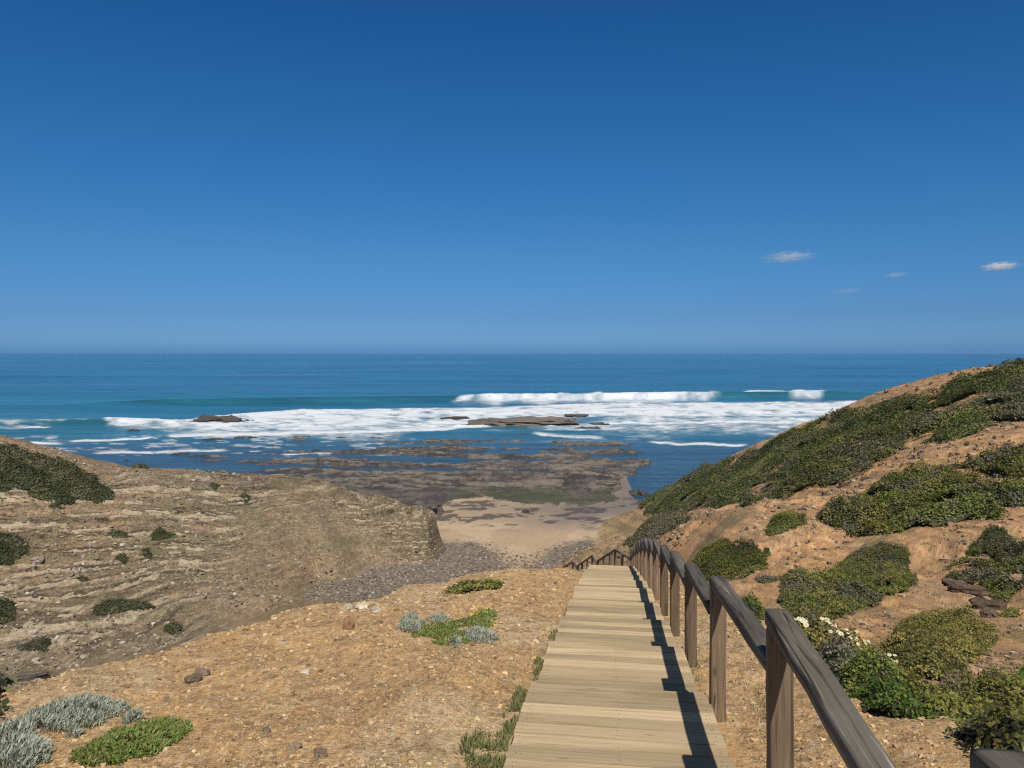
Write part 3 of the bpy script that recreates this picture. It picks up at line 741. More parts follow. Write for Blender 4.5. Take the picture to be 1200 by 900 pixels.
CANOPY = {}
def shrub(name, label, cat, poly, height, leaf, dens, pal, puff=1.0, rim=None, group=None, stuff=False, grey=0.0, world=False, seed=1, cut=.0, maxn=120000, shift=.38):
    dens = dens * 1.6
    rng = np.random.default_rng(seed)
    p = np.array(poly, float) if world else cast([q[0] for q in poly], [q[1] for q in poly])
    if not world:
        dd = p[:, 1]; p = cast([q[0] for q in poly], [q[1] + min(14., shift * height * FPX / v) for q, v in zip(poly, dd)])
    A = poly_area(p); size = math.sqrt(A); rim = rim or min(size * .28, height * 1.3)
    n = int(min(maxn, A * dens)); lo, hi = p.min(0), p.max(0); box = np.prod(hi - lo)
    m = int(n * box / A)
    x = rng.uniform(lo[0], hi[0], m); y = rng.uniform(lo[1], hi[1], m)
    def top(x, y):
        e = poly_dist(p, x, y) + rim * .9 * (fbm(x * 1.3 / puff, y * 1.3 / puff, 3, seed) - .5)
        f, cid = worley(x / puff + 3.1 * fbm(x * .4 / puff, y * .4 / puff, 2, seed + 1), y / puff, seed)
        f2, _ = worley(x * 2.7 / puff, y * 2.7 / puff, seed + 3)
        hh = height * np.sqrt(np.clip(e / rim, 0, 1)) * (.16 + .86 * np.clip(1.1 - f * f * 1.6, 0, 1) - .2 * f2) * (.60 + .65 * cid)
        return e, np.maximum(hh, 0), cid
    e, hh, cid = top(x, y)
    keep = (e > 0) & (fbm(x * .9 / puff, y * .9 / puff, 3, seed + 7) > cut)
    x, y, e, hh, cid = x[keep], y[keep], e[keep], hh[keep], cid[keep]
    dp = rng.random(len(x)) ** 2 * .40; spr = rng.random(len(x)) < .05; dp = np.where(spr, -.12 - .25 * rng.random(len(x)), dp)
    z = gz(x, y) + hh * (1 - dp) + rng.normal(0, leaf * .35, len(x))
    h = max(leaf, .04 * puff); ex, hx, _ = top(x + h, y); ey, hy, _ = top(x, y + h)
    nrm = np.stack([-(hx - hh) / h, -(hy - hh) / h, np.ones(len(x))], 1); nrm /= np.linalg.norm(nrm, axis=1, keepdims=True)
    nrm = nrm * .9 + rng.normal(size=(len(x), 3)) * .45
    c = np.stack([x, y, z], 1); V, F = quads_from(c, nrm, leaf, .62, rng); CANOPY[name] = c[dp < .12]
    pc = np.array(GREENS[pal]); pk = np.where(rng.random(len(x)) < .6, np.floor(cid * 3.999), rng.integers(0, 4, len(x))).astype(int); col = pc[pk]
    gm = fbm(x * .7 / puff, y * .7 / puff, 3, seed + 11)
    col = col * (.66 + .80 * (cid * 7.3 % 1))[:, None]
    if grey > 0:
        gg = (gm + .25 * rng.random(len(x)) > 1.08 - grey); gp = np.array(GREENS['grey']); col[gg] = gp[rng.integers(0, 4, gg.sum())]
    ol = rng.random(len(x)) < .06; col[ol] = [.17, .135, .06]
    col = np.repeat(np.clip(col, 0, 1), 4, 0)
    base = np.array([p[:, 0].mean(), p[:, 1].mean(), 0.0]); base[2] = gz(base[0], base[1])[0]
    # inner mass of twigs
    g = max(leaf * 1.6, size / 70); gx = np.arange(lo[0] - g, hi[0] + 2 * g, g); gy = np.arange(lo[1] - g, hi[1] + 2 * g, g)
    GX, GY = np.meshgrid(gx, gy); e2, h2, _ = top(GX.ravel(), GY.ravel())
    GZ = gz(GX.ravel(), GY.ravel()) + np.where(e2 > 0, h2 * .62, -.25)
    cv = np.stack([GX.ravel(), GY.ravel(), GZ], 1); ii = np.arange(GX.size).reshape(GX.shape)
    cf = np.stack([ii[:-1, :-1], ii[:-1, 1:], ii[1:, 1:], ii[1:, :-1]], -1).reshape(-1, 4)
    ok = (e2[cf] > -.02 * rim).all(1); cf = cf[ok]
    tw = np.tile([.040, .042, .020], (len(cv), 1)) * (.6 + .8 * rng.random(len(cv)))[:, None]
    if cut > 0: ok = (fbm(GX.ravel() * .9 / puff, GY.ravel() * .9 / puff, 3, seed + 7) > cut)[cf].all(1); cf = cf[ok]
    used, inv = np.unique(cf, return_inverse=True)
    if stuff:
        V2 = np.concatenate([V, cv[used]]); F2 = np.concatenate([F, inv.reshape(-1, 4) + len(V)]); C2 = np.concatenate([col, tw[used]])
        o = mesh_np(name, V2, F2, M_LEAF, C2, None, base); return tag(o, label, cat, group, 'stuff')
    r = empty(name, base, label, cat, group)
    mesh_np('foliage', V, F, M_LEAF, col, r, base)
    if len(cf): mesh_np('branches', cv[used], inv.reshape(-1, 4), M_TWIG, tw[used], r, base)
    return r

def blades(poly, n, length, width, cols, seed, lean=.5, height=0., lift=0., world=False):
    """thin upright leaves on a patch; returns verts, faces, colours, base"""
    rng = np.random.default_rng(seed)
    p = np.array(poly, float) if world else cast([q[0] for q in poly], [q[1] for q in poly])
    A = poly_area(p); lo, hi = p.min(0), p.max(0); m = int(n * np.prod(hi - lo) / A)
    x = rng.uniform(lo[0], hi[0], m); y = rng.uniform(lo[1], hi[1], m); e = poly_dist(p, x, y)
    rim = math.sqrt(A) * .3; e = e + rim * .8 * (fbm(x * 2 / rim, y * 2 / rim, 3, seed) - .5)
    clump = fbm(x * 6, y * 6, 3, seed + 2)
    k = (e > 0) & (clump > .36); x, y, e = x[k], y[k], e[k]
    dome = height * np.sqrt(np.clip(e / rim, 0, 1)) * (.6 + .8 * fbm(x * 5, y * 5, 2, seed + 4))
    z = gz(x, y) + dome * rng.random(len(x)) ** .6 - .01
    L = length * rng.uniform(.5, 1.3, len(x)); az = rng.uniform(0, 2 * math.pi, len(x)); ln = lean * rng.random(len(x))
    d = np.stack([np.cos(az) * np.sin(ln), np.sin(az) * np.sin(ln), np.cos(ln)], 1)
    s = np.stack([-np.sin(az + .6), np.cos(az + .6), np.zeros(len(x))], 1) * width
    b = np.stack([x, y, z], 1); mid = b + d * L[:, None] * .55; out = np.stack([np.cos(az), np.sin(az), -.25 + 0 * az], 1)
    tip = b + d * L[:, None] + out * (L * .28 * rng.random(len(x)))[:, None]
    V = np.stack([b - s * .5, mid - s * .5, tip, mid + s * .5], 1).reshape(-1, 3); F = np.arange(len(V)).reshape(-1, 4)
    pc = np.array(cols); col = pc[rng.integers(0, len(pc), len(x))] * rng.uniform(.75, 1.25, (len(x), 1))
    base = np.array([p[:, 0].mean(), p[:, 1].mean(), 0.]); base[2] = gz(base[0], base[1])[0]
    return V, F, np.repeat(col, 4, 0), base

SILV = [(.36, .38, .30), (.30, .33, .26), (.44, .45, .37), (.22, .24, .17)]
GRASS = [(.13, .17, .05), (.10, .14, .04), (.20, .20, .08), (.26, .22, .11)]
def silver(label, poly, n=2600, h=.10, seed=1):
    V, F, c, b = blades(poly, int(n * 1.8), .055, .009, SILV, seed, 1.0, h)
    r = empty('silver_shrub', b, label, 'shrub'); mesh_np('foliage', V, F, M_SILVER, c, r, b); return r
def matplant(label, poly, n=5000, seed=1, cols=None, flowers=0, fpoly=None):
    V, F, c, b = blades(poly, int(n * 1.4), .034, .016, cols or GREENS['mat'], seed, 1.45, .05)
    r = empty('ground_cover_plant', b, label, 'plant'); mesh_np('foliage', V, F, M_LEAF, c, r, b)
    if flowers: flower_heads(r, fpoly or poly, flowers, .013, (.62, .46, .05), b, .09, seed, 'yellow')
    return r
def flower_heads(root, poly, n, rad, colr, base, lift, seed, nm, spots=None):
    rng = np.random.default_rng(seed + 99); k = 0
    if spots is None: p = cast([q[0] for q in poly], [q[1] for q in poly]); lo, hi = p.min(0), p.max(0)
    else: n = min(n, len(spots))
    while k < n:
        if spots is None:
            x = rng.uniform(lo[0], hi[0]); y = rng.uniform(lo[1], hi[1])
            if poly_dist(p, np.array([x]), np.array([y]))[0] < 0: continue
            z = gz(x, y)[0] + lift * rng.uniform(.8, 1.15)
        else: x, y, z = spots[k]; z = z + lift
        nrm = np.array([rng.normal(0, .3), -.55 + rng.normal(0, .3), 1.]); nrm /= np.linalg.norm(nrm)
        t = np.cross(nrm, [1, 0, 0]); t /= np.linalg.norm(t); bb = np.cross(nrm, t); c0 = np.array([x, y, z]); V = [c0 + nrm * .003]; q = []; R = rad * rng.uniform(.75, 1.2)
        for i in range(16):
            a = i / 16 * 2 * math.pi; rr = R * (1.0 if i % 2 == 0 else .72); V.append(c0 + (t * math.cos(a) + bb * math.sin(a)) * rr + nrm * .006 * (i % 2 == 0))
        F = [[0, 1 + i, 1 + (i + 1) % 16, 1 + (i + 2) % 16] for i in range(0, 16, 2)]
        V = np.array(V); col = np.tile(colr, (17, 1)).astype(float); col[0] = (.65, .42, .03)
        mesh_np('flower', V, F, M_PETAL, col, root, base); k += 1

def z3(l, ox, oy, f): return [(ox + a / f, oy + b / f) for a, b in l]

def build_plants():
    R = lambda l: z3(l, 700, 400, 2.4)      # right hill outlines
    # scrub masses of the right hill: nobody could count these bushes
    shrub('scrub', 'dense dark green scrub covering the upper slope of the right hill', None,
          R([(1290, 56), (1200, 62), (1100, 88), (1020, 100), (960, 135), (870, 165), (770, 185), (650, 215), (560, 250), (480, 288), (400, 325), (330, 358), (250, 388), (190, 410), (140, 440), (112, 475), (150, 490), (240, 490), (330, 465), (400, 472), (440, 478), (500, 440), (560, 425), (640, 405), (700, 400), (740, 372), (790, 342), (830, 320), (860, 300), (900, 278), (980, 290), (1060, 268), (1140, 240), (1290, 215)]),
          1.15, .20, 66, 'dark', 3.0, 1.0, stuff=True, grey=.32, seed=11, maxn=330000, cut=.355, shift=.08)
    shrub('scrub', 'dense green scrub band on the middle slope of the right hill', None,
          R([(1290, 262), (1200, 285), (1130, 302), (1060, 328), (950, 354), (860, 380), (800, 404), (700, 446), (650, 474), (618, 510), (680, 532), (740, 532), (800, 546), (860, 540), (920, 522), (1000, 502), (1060, 492), (1130, 500), (1150, 490), (1125, 470), (1140, 445), (1200, 450), (1290, 440)]),
          1.0, .15, 110, 'mid', 2.2, .8, stuff=True, grey=.32, seed=12, maxn=230000, cut=.36, shift=.15)
    it = [
        ('low green scrub patch by the right edge above the rocky ledges', [(960, 590), (1010, 575), (1060, 540), (1100, 520), (1200, 540), (1290, 560), (1290, 640), (1200, 640), (1160, 672), (1100, 665), (1060, 620), (1000, 612)], .6, .09, 240, 'mid', 1.2, .45, .30),
        ('grey green scrub hanging down the hill toe behind the far end of the railing', [(70, 578), (105, 545), (140, 500), (240, 482), (262, 500), (175, 548), (100, 580)], .8, .17, 90, 'olive', 1.8, .7, 0),
        ('small rounded green bush alone on the bare ochre slope', [(466, 545), (480, 512), (530, 487), (590, 482), (584, 510), (530, 545), (490, 555)], .6, .10, 230, 'mid', 1.2, .1, 0),
        ('oval green bush on bare earth just right of the railing', [(255, 625), (300, 592), (400, 570), (485, 572), (475, 620), (420, 650), (330, 668), (270, 655)], .65, .085, 330, 'mid', 1.1, .05, 0),
        ('widest isolated green bush in the middle of the ochre slope, grey twigs on its left', [(510, 705), (560, 662), (650, 622), (720, 584), (800, 563), (880, 564), (880, 600), (895, 650), (870, 680), (800, 700), (740, 740), (690, 760), (640, 780), (560, 790), (520, 750)], .55, .065, 480, 'mid', .9, .42, .15),
        ('flat olive green mound below the dark rocky ledges', [(800, 835), (860, 792), (950, 757), (1040, 757), (1130, 792), (1120, 830), (1050, 870), (960, 900), (880, 890), (820, 860)], .4, .052, 700, 'olive', .7, .12, 0),
        ('tiny grey bush on bare earth beside the widest green bush', [(440, 682), (470, 668), (505, 665), (505, 686), (455, 697)], .3, .06, 420, 'grey', .6, .5, 0),
        ('tiny green bush right of the rocky ledges', [(1130, 742), (1160, 730), (1190, 732), (1185, 752), (1145, 757)], .28, .05, 600, 'mid', .5, .1, 0),
        ('grey green bush between the railing and the white daisies', [(395, 742), (440, 727), (480, 757), (455, 779), (410, 768)], .4, .05, 640, 'mid', .6, .35, 0),
    ]
    for i, (lb, pl, h, lf, dn, pal, pf, gr, ct) in enumerate(it):
        shrub('shrub', lb, 'shrub', R(pl), h, lf, dn, pal, pf, group='shrubs on the right hill', grey=gr, seed=30 + i, cut=ct)
    # near gully at the lower right
    N = lambda l: z3(l, 800, 600, 3.0)
    d1 = N([(330, 400), (390, 392), (480, 400), (600, 430), (700, 480), (830, 530), (870, 570), (790, 580), (660, 540), (590, 505), (480, 470), (400, 450)])
    r = shrub('flowering_shrub', 'low olive shrub dotted with white daisies right of the railing', 'shrub', d1, .34, .04, 1300, 'olive', .5, seed=51, grey=.10)
    cc = CANOPY['flowering_shrub']; qx, qy = proj(cc[:, 0], cc[:, 1], cc[:, 2]); q0 = np.array(N([(390, 385), (480, 385), (600, 420), (700, 465), (840, 520), (850, 545), (740, 545), (640, 505), (560, 460), (470, 425), (400, 415)]))
    cc = cc[poly_dist(q0, qx, qy) > 0]; cc = cc[fbm(cc[:, 0] * 1.6, cc[:, 1] * 1.6, 2, 9) > .44]
    flower_heads(r, None, 98, .032, (.86, .84, .72), np.array(r.location), .05, 5, 'white', cc[np.random.default_rng(6).permutation(len(cc))])
    shrub('shrub', 'bright green leafy bush below the white daisies', 'shrub', N([(500, 548), (560, 545), (660, 545), (760, 570), (850, 640), (870, 712), (800, 705), (700, 672), (600, 612), (540, 580)]), .32, .036, 1900, 'bright', .55, group='bushes in the near gully', seed=52)
    shrub('shrub', 'grey dry twiggy bush between the daisies and the bright leafy bush', 'shrub', N([(450, 475), (540, 470), (620, 505), (665, 545), (600, 562), (520, 545), (470, 510)]), .33, .035, 1500, 'grey', .5, group='bushes in the near gully', seed=53, grey=.5)
    shrub('shrub', 'large mixed green and grey bush filling the lower right corner', 'shrub', N([(820, 600), (900, 555), (1000, 550), (1130, 565), (1210, 570), (1330, 600), (1330, 930), (1210, 900), (1100, 860), (1000, 838), (920, 785), (862, 722)]), .5, .036, 1700, 'mid', .7, group='bushes in the near gully', seed=54, grey=.36)
    shrub('shrub', 'bright green bush at the right edge above the large mixed bush', 'shrub', N([(1110, 560), (1150, 530), (1210, 512), (1330, 520), (1330, 620), (1200, 620), (1130, 590)]), .45, .04, 1300, 'bright', .6, group='bushes in the near gully', seed=55, grey=.12)
    # left hill
    Lz = lambda l: z3(l, 0, 480, 3.0)
    left = [
        ('large dark green scrub mound on the crest of the left hill', [(-120, 125), (0, 128), (60, 132), (130, 155), (200, 170), (280, 200), (350, 225), (392, 265), (400, 292), (340, 310), (250, 315), (150, 310), (120, 290), (60, 262), (-120, 262)], 1.6, .22, 80, 'left', 2.4, .2),
        ('dark scrub mound at the left edge halfway up the left hill', [(-90, 420), (0, 424), (60, 434), (100, 462), (110, 500), (60, 520), (0, 540), (-90, 545)], .9, .2, 60, 'left', 1.8, .35),
        ('dark rounded bush at the left edge of the left hill below the mound', [(-60, 645), (0, 642), (40, 652), (75, 685), (50, 730), (0, 740), (-60, 742)], 1.1, .17, 75, 'left', 1.6, .2),
        ('long low green bush across the lower left hill', [(310, 682), (370, 658), (470, 654), (545, 682), (520, 696), (420, 706), (350, 700)], .8, .15, 90, 'left', 1.3, .1),
        ('small green bush low on the left hill just above the gravel spur', [(575, 757), (600, 742), (640, 752), (650, 775), (610, 783), (580, 777)], .6, .13, 110, 'left', 1.0, .1),
        ('small oval bush in the middle of the left hill beside a fainter one', [(520, 432), (560, 417), (620, 432), (625, 446), (570, 452), (530, 448)], .6, .16, 80, 'left', 1.2, .1),
        ('faint low bush left of the small oval bush on the left hill', [(368, 426), (400, 412), (460, 430), (470, 441), (400, 441)], .45, .16, 70, 'left', 1.2, .3),
        ('brownish green bush at the lower left of the left hill', [(60, 822), (110, 795), (180, 803), (170, 832), (100, 840)], .7, .13, 110, 'left', 1.1, .45),
        ('grey green tuft on the left hill ledges, left of a twin', [(400, 507), (440, 497), (460, 515), (440, 530), (405, 522)], .5, .14, 70, 'left', 1.0, .6),
        ('grey green tuft on the left hill ledges, right of its twin', [(488, 492), (520, 482), (550, 510), (510, 518)], .5, .14, 80, 'left', 1.0, .4),
        ('dark bush at the left edge just above the gravel spur', [(-60, 930), (0, 925), (25, 935), (20, 985), (0, 995), (-60, 1000)], .9, .12, 120, 'left', 1.0, .3),
        ('spreading dark green bush in the gully at the left edge of the gravel spur', [(-60, 1000), (0, 1010), (60, 998), (105, 1002), (70, 1030), (0, 1060), (-60, 1070)], .6, .12, 130, 'left', 1.0, .3),
        ('green strip of low scrub on the skyline of the left hill', [(425, 190), (480, 184), (540, 196), (525, 206), (460, 200)], .4, .18, 60, 'left', 1.4, .1),
        ('small green tuft under the left hill skyline', [(730, 262), (755, 250), (780, 268), (755, 285)], .5, .15, 70, 'left', 1.0, .3),
        ('small olive tuft right of the other one under the left hill skyline', [(838, 295), (865, 285), (890, 305), (860, 322)], .5, .15, 70, 'left', 1.0, .3),
        ('low tuft under the large scrub mound of the left hill', [(165, 330), (200, 322), (225, 340), (190, 352)], .5, .16, 70, 'left', 1.0, .3),
        ('pale green tuft on the lower slope of the left hill above the long low bush', [(260, 585), (300, 578), (325, 595), (285, 602)], .4, .15, 60, 'left', 1.0, .4)]
    for i, (lb, pl, h, lf, dn, pal, pf, gr) in enumerate(left):
        shrub('shrub', lb, 'shrub', Lz(pl), h, lf, dn, pal, pf, group='shrubs on the left hill', grey=gr, seed=70 + i)
    # spur
    shrub('shrub', 'dark green low bush on the far rim of the gravel spur', 'shrub', [(515, 692), (540, 683), (570, 680), (592, 682), (588, 688), (560, 692), (540, 694)], .13, .05, 600, 'mid', .6, group='plants on the gravel spur', seed=95)
    silver('small rounded silver shrub left of the green mat by the boardwalk', [(467, 738), (472, 727), (486, 724), (496, 732), (493, 742), (478, 744)], 1300, .12, 1)
    silver('silver shrub at the right end of the green mat', [(540, 748), (552, 740), (570, 741), (586, 750), (582, 757), (560, 756)], 1500, .10, 2)
    silver('faint silver sprigs behind the green mat', [(500, 727), (512, 722), (527, 726), (520, 732), (505, 732)], 500, .08, 3)
    silver('tiny silver tuft in front of the green mat', [(526, 756), (534, 752), (541, 757), (533, 761)], 300, .10, 4)
    r = matplant('green mat of ground cover with yellow flowers between silver shrubs', [(483, 744), (492, 734), (510, 730), (540, 727), (560, 717), (578, 714), (582, 726), (566, 742), (548, 755), (520, 757), (500, 752)], 9000, 5, None, 20, [(545, 722), (560, 715), (577, 716), (570, 726), (555, 730)])
    silver('long pale silver shrub in the lower left corner', [(-20, 868), (20, 848), (45, 836), (100, 824), (130, 822), (146, 834), (120, 850), (70, 860), (20, 872)], 5200, .09, 6)
    silver('silver shrub at the bottom left corner', [(-20, 888), (20, 870), (50, 874), (62, 890), (40, 906), (-20, 910)], 2600, .09, 7)
    silver('small silver tuft above the bright green mat at the lower left', [(143, 848), (155, 840), (168, 845), (155, 852)], 300, .06, 8)
    silver('small silver tuft left of the bright green mat at the lower left', [(72, 860), (90, 850), (106, 854), (90, 866)], 450, .06, 9)
    matplant('bright green mat of ground cover at the lower left', [(92, 890), (105, 875), (130, 860), (180, 845), (222, 847), (219, 864), (182, 885), (142, 896), (100, 900)], 12000, 10)
    # grass along the boardwalk
    Vs, Fs, Cs, k = [], [], [], 0
    for j, (pl, n) in enumerate([([(540, 872), (560, 862), (596, 862), (592, 908), (560, 908), (545, 890)], 1500), ([(588, 860), (596, 830), (612, 802), (622, 803), (604, 862)], 1300), ([(622, 798), (630, 770), (641, 768), (634, 798)], 500),
                                 ([(640, 766), (647, 742), (656, 740), (650, 766)], 400), ([(655, 735), (660, 722), (665, 722), (661, 735)], 200), ([(662, 718), (666, 706), (671, 706), (668, 718)], 150),
                                 ([(690, 670), (680, 672), (668, 670), (680, 664)], 200), ([(855, 812), (905, 800), (950, 820), (900, 850)], 220), ([(800, 780), (820, 775), (826, 800), (806, 800)], 140)]):
        V, F, c, b = blades(pl, n, .065, .008, GRASS, 140 + j, .9); Vs.append(V); Fs.append(F + k); Cs.append(c); k += len(V)
    V = np.concatenate(Vs); o = mesh_np('grass', V, np.concatenate(Fs), M_LEAF, np.concatenate(Cs), None, V.mean(0)); tag(o, 'thin green grass growing along the left edge of the boardwalk', None, None, 'stuff')

def tufts(name, label, x, y, leaf, n, pal, seed, spread, lift):
    rng = np.random.default_rng(seed); k = len(x); q = rng.integers(max(3, n // 3), n + 1, k); idx = np.repeat(np.arange(k), q)
    sp = spread * rng.uniform(.4, 1.3, k)
    a = rng.uniform(0, 6.28, len(idx)); r = np.sqrt(rng.random(len(idx))) * sp[idx]; X = x[idx] + np.cos(a) * r * 1.4; Y = y[idx] + np.sin(a) * r
    c = np.stack([X, Y, gz(X, Y) + lift * sp[idx] / spread * rng.random(len(idx))], 1)
    V, F = quads_from(c, rng.normal(size=(len(c), 3)) + [0, 0, .6], leaf if np.isscalar(leaf) else leaf[idx], .55, rng)
    pc = np.array(GREENS[pal]); pc = np.concatenate([pc, np.array(GREENS['grey'])]); col = pc[rng.integers(0, len(pc), k)][idx] * rng.uniform(.8, 1.25, (len(idx), 1))
    o = mesh_np(name, V, F, M_LEAF, np.repeat(col, 4, 0)); return tag(o, label, None, None, 'stuff')

def build_litter():
    rng = np.random.default_rng(15)
    n = 1500; d = 8 * (125 / 8) ** rng.random(n); px = rng.uniform(670, 1260, n); x = (px - HX) / FPX * d; z, r, A = hgt(x, d)
    k = (r == 2) & (fbm(x * .2, d * .2, 3, 167) > .46); x, d = x[k], d[k]
    tufts('weeds', 'small scattered weeds on the bare ochre soil of the right hill', x, d, np.clip(d / 420, .03, .17), 16, 'olive', 16, .28, .14)
    n = 1700; px = rng.uniform(-60, 505, n); d = rng.uniform(58, 128, n); x = (px - HX) / FPX * d; z, r, A = hgt(x, d)
    k = (r == 1) & (fbm(x * .09, d * .12, 3, 168) > .47); x, d = x[k], d[k]
    tufts('weeds', 'small dry weeds between the ledges of the left hill', x, d, np.full(len(x), .15), 11, 'left', 17, .45, .15)
    # straw and dry bits on the gravel
    n = 26000; d = 3.4 * (25 / 3.4) ** rng.random(n); f = rng.uniform(-.72, .72, n); x = f * d
    xm = x - VH * d; k = (x > np.interp(d, spl_d, spl_x) - .5) & (x < np.interp(d, spr_d, spr_x) + .2) & ~((xm > -.66) & (xm < .9)) & (fbm(x * .7, d * .6, 3, 169) > .46); x, d = x[k], d[k]
    L = rng.uniform(.02, .07, len(x)) * np.clip(d / 9, .8, 1.5); a = rng.uniform(0, 6.28, len(x)); w = .0028 * np.clip(d / 6, .8, 2.5)
    dx, dy = np.cos(a) * L * .5, np.sin(a) * L * .5; ox, oy = -np.sin(a) * w * .5, np.cos(a) * w * .5; z = gz(x, d) + .012; tz = rng.normal(0, .010, len(x))
    V = np.stack([np.stack([x - dx - ox, d - dy - oy, z - tz], 1), np.stack([x + dx - ox, d + dy - oy, z + tz], 1), np.stack([x + dx + ox, d + dy + oy, z + tz + .002], 1), np.stack([x - dx + ox, d - dy + oy, z - tz + .002], 1)], 1).reshape(-1, 3)
    pc = np.array([(.58, .44, .22), (.46, .32, .15), (.66, .54, .32), (.28, .19, .10), (.36, .26, .13)]); c = pc[rng.integers(0, 5, len(x))] * rng.uniform(.8, 1.2, (len(x), 1))
    tag(mesh_np('straw', V, np.arange(len(V)).reshape(-1, 4), M_LEAF, np.repeat(c, 4, 0)), 'dry straw and plant litter lying on the gravel spur', None, None, 'stuff')

# ------------------------------------------------------------------ stones
OCT = np.array([(1, 0, 0), (-1, 0, 0), (0, 1, 0), (0, -1, 0), (0, 0, 1), (0, 0, -1)], float)
def chips(name, label, x, y, size, cols, seed, flat=.5, sink=.25):
    rng = np.random.default_rng(seed); n = len(x)
    # irregular hexahedra: a jittered, tilted box per stone
    B = np.array([(sx, sy, sz) for sx in (-1, 1) for sy in (-1, 1) for sz in (-1, 1)], float) * .5
    V = B[None] * (1 + rng.uniform(-.45, .35, (n, 8, 3)))
    sc3 = np.stack([np.ones(n), rng.uniform(.5, .95, n), flat * rng.uniform(.5, 1.2, n)], 1) * size[:, None]; V = V * sc3[:, None]
    a = rng.uniform(0, 6.28, n); tx = rng.normal(0, .35, n); ca, sa = np.cos(a), np.sin(a); ct, st = np.cos(tx), np.sin(tx)
    X, Y, Z = V[..., 0], V[..., 1] * ct[:, None] - V[..., 2] * st[:, None], V[..., 1] * st[:, None] + V[..., 2] * ct[:, None]
    V = np.stack([X * ca[:, None] - Y * sa[:, None], X * sa[:, None] + Y * ca[:, None], Z], -1)
    V = V + np.stack([x, y, gz(x, y) + sc3[:, 2] * (.5 - sink)], -1)[:, None]
    q = np.array([[0, 1, 3, 2], [4, 6, 7, 5], [0, 4, 5, 1], [2, 3, 7, 6], [0, 2, 6, 4], [1, 5, 7, 3]])
    F = (np.arange(n)[:, None, None] * 8 + q[None]).reshape(-1, 4)
    pc = np.array(cols); c = pc[rng.integers(0, len(pc), n)] * rng.uniform(.75, 1.25, (n, 1))
    o = mesh_np(name, V.reshape(-1, 3), F, M_STONE, np.repeat(c, 8, 0)); return tag(o, label, None, None, 'stuff')

def build_stones():
    rng = np.random.default_rng(5)
    OC = [(.55, .37, .185), (.46, .295, .14), (.60, .43, .24), (.34, .22, .12), (.56, .42, .25), (.24, .165, .10), (.45, .31, .16)]
    # gravel of the spur, thinning with distance
    n = 70000; d = 3.2 * (27 / 3.2) ** rng.random(n); f = rng.uniform(-.72, .72, n); x = f * d
    xl, xr = np.interp(d, spl_d, spl_x) - .8, np.interp(d, spr_d, spr_x) + .3; xm = x - VH * d
    k = (x > xl) & (x < xr) & ~((xm > -.66) & (xm < .9) & (d < 32)); x, d = x[k], d[k]
    s = .009 + .040 * rng.random(len(x)) ** 7; s *= np.clip(d / 8, .75, 1.7)
    chips('gravel', 'small ochre stone chips strewn over the gravel spur', x, d, s, OC, 6)
    # shingle of the cove
    n = 34000; d = rng.uniform(96, 137, n); px = rng.uniform(330, 720, n); x = (px - HX) / FPX * d
    z, r, _ = hgt(x, d); _, py = proj(x, d, z)
    k = (r == 3) & (py + rng.normal(0, 5, n) + 16 * np.exp(-((px - 612) / 26.) ** 2) * -1 > 640); x, d = x[k], d[k]
    chips('shingle', 'grey shingle between the bluff and the sand of the cove', x, d, .09 + .30 * rng.random(len(x)) ** 5, [(.215, .178, .143), (.165, .14, .116), (.265, .222, .18), (.37, .325, .27), (.23, .178, .128), (.12, .103, .086)], 7, .6)
    # rubble of the hills
    n = 22000; px = rng.uniform(-60, 510, n); d = rng.uniform(58, 130, n); x = (px - HX) / FPX * d; z, r, A = hgt(x, d)
    k = (r == 1) & (fbm(x * .12, d * .12, 3, 66) > .42); x, d = x[k], d[k]
    chips('rubble', 'pale broken stones lying on the ledges of the left hill', x, d, .10 + .42 * rng.random(len(x)) ** 5, [(.36, .29, .24), (.30, .24, .165), (.22, .18, .13), (.48, .42, .33), (.15, .12, .09)], 8, .45)
    n = 26000; d = 9 * (135 / 9) ** rng.random(n); px = np.where(rng.random(n) < .3, rng.uniform(655, 800, n), rng.uniform(660, 1260, n)); x = (px - HX) / FPX * d; z, r, A = hgt(x, d)
    k = (r == 2) & (fbm(x * .15, d * .15, 3, 67) > .40); x, d = x[k], d[k]
    chips('rubble', 'brown stones scattered over the ochre slope of the right hill', x, d, np.clip(d / 60, .25, 1.2) * (.10 + .38 * rng.random(len(x)) ** 4), [(.30, .20, .12), (.40, .28, .17), (.20, .14, .095), (.13, .10, .075)], 9, .6)

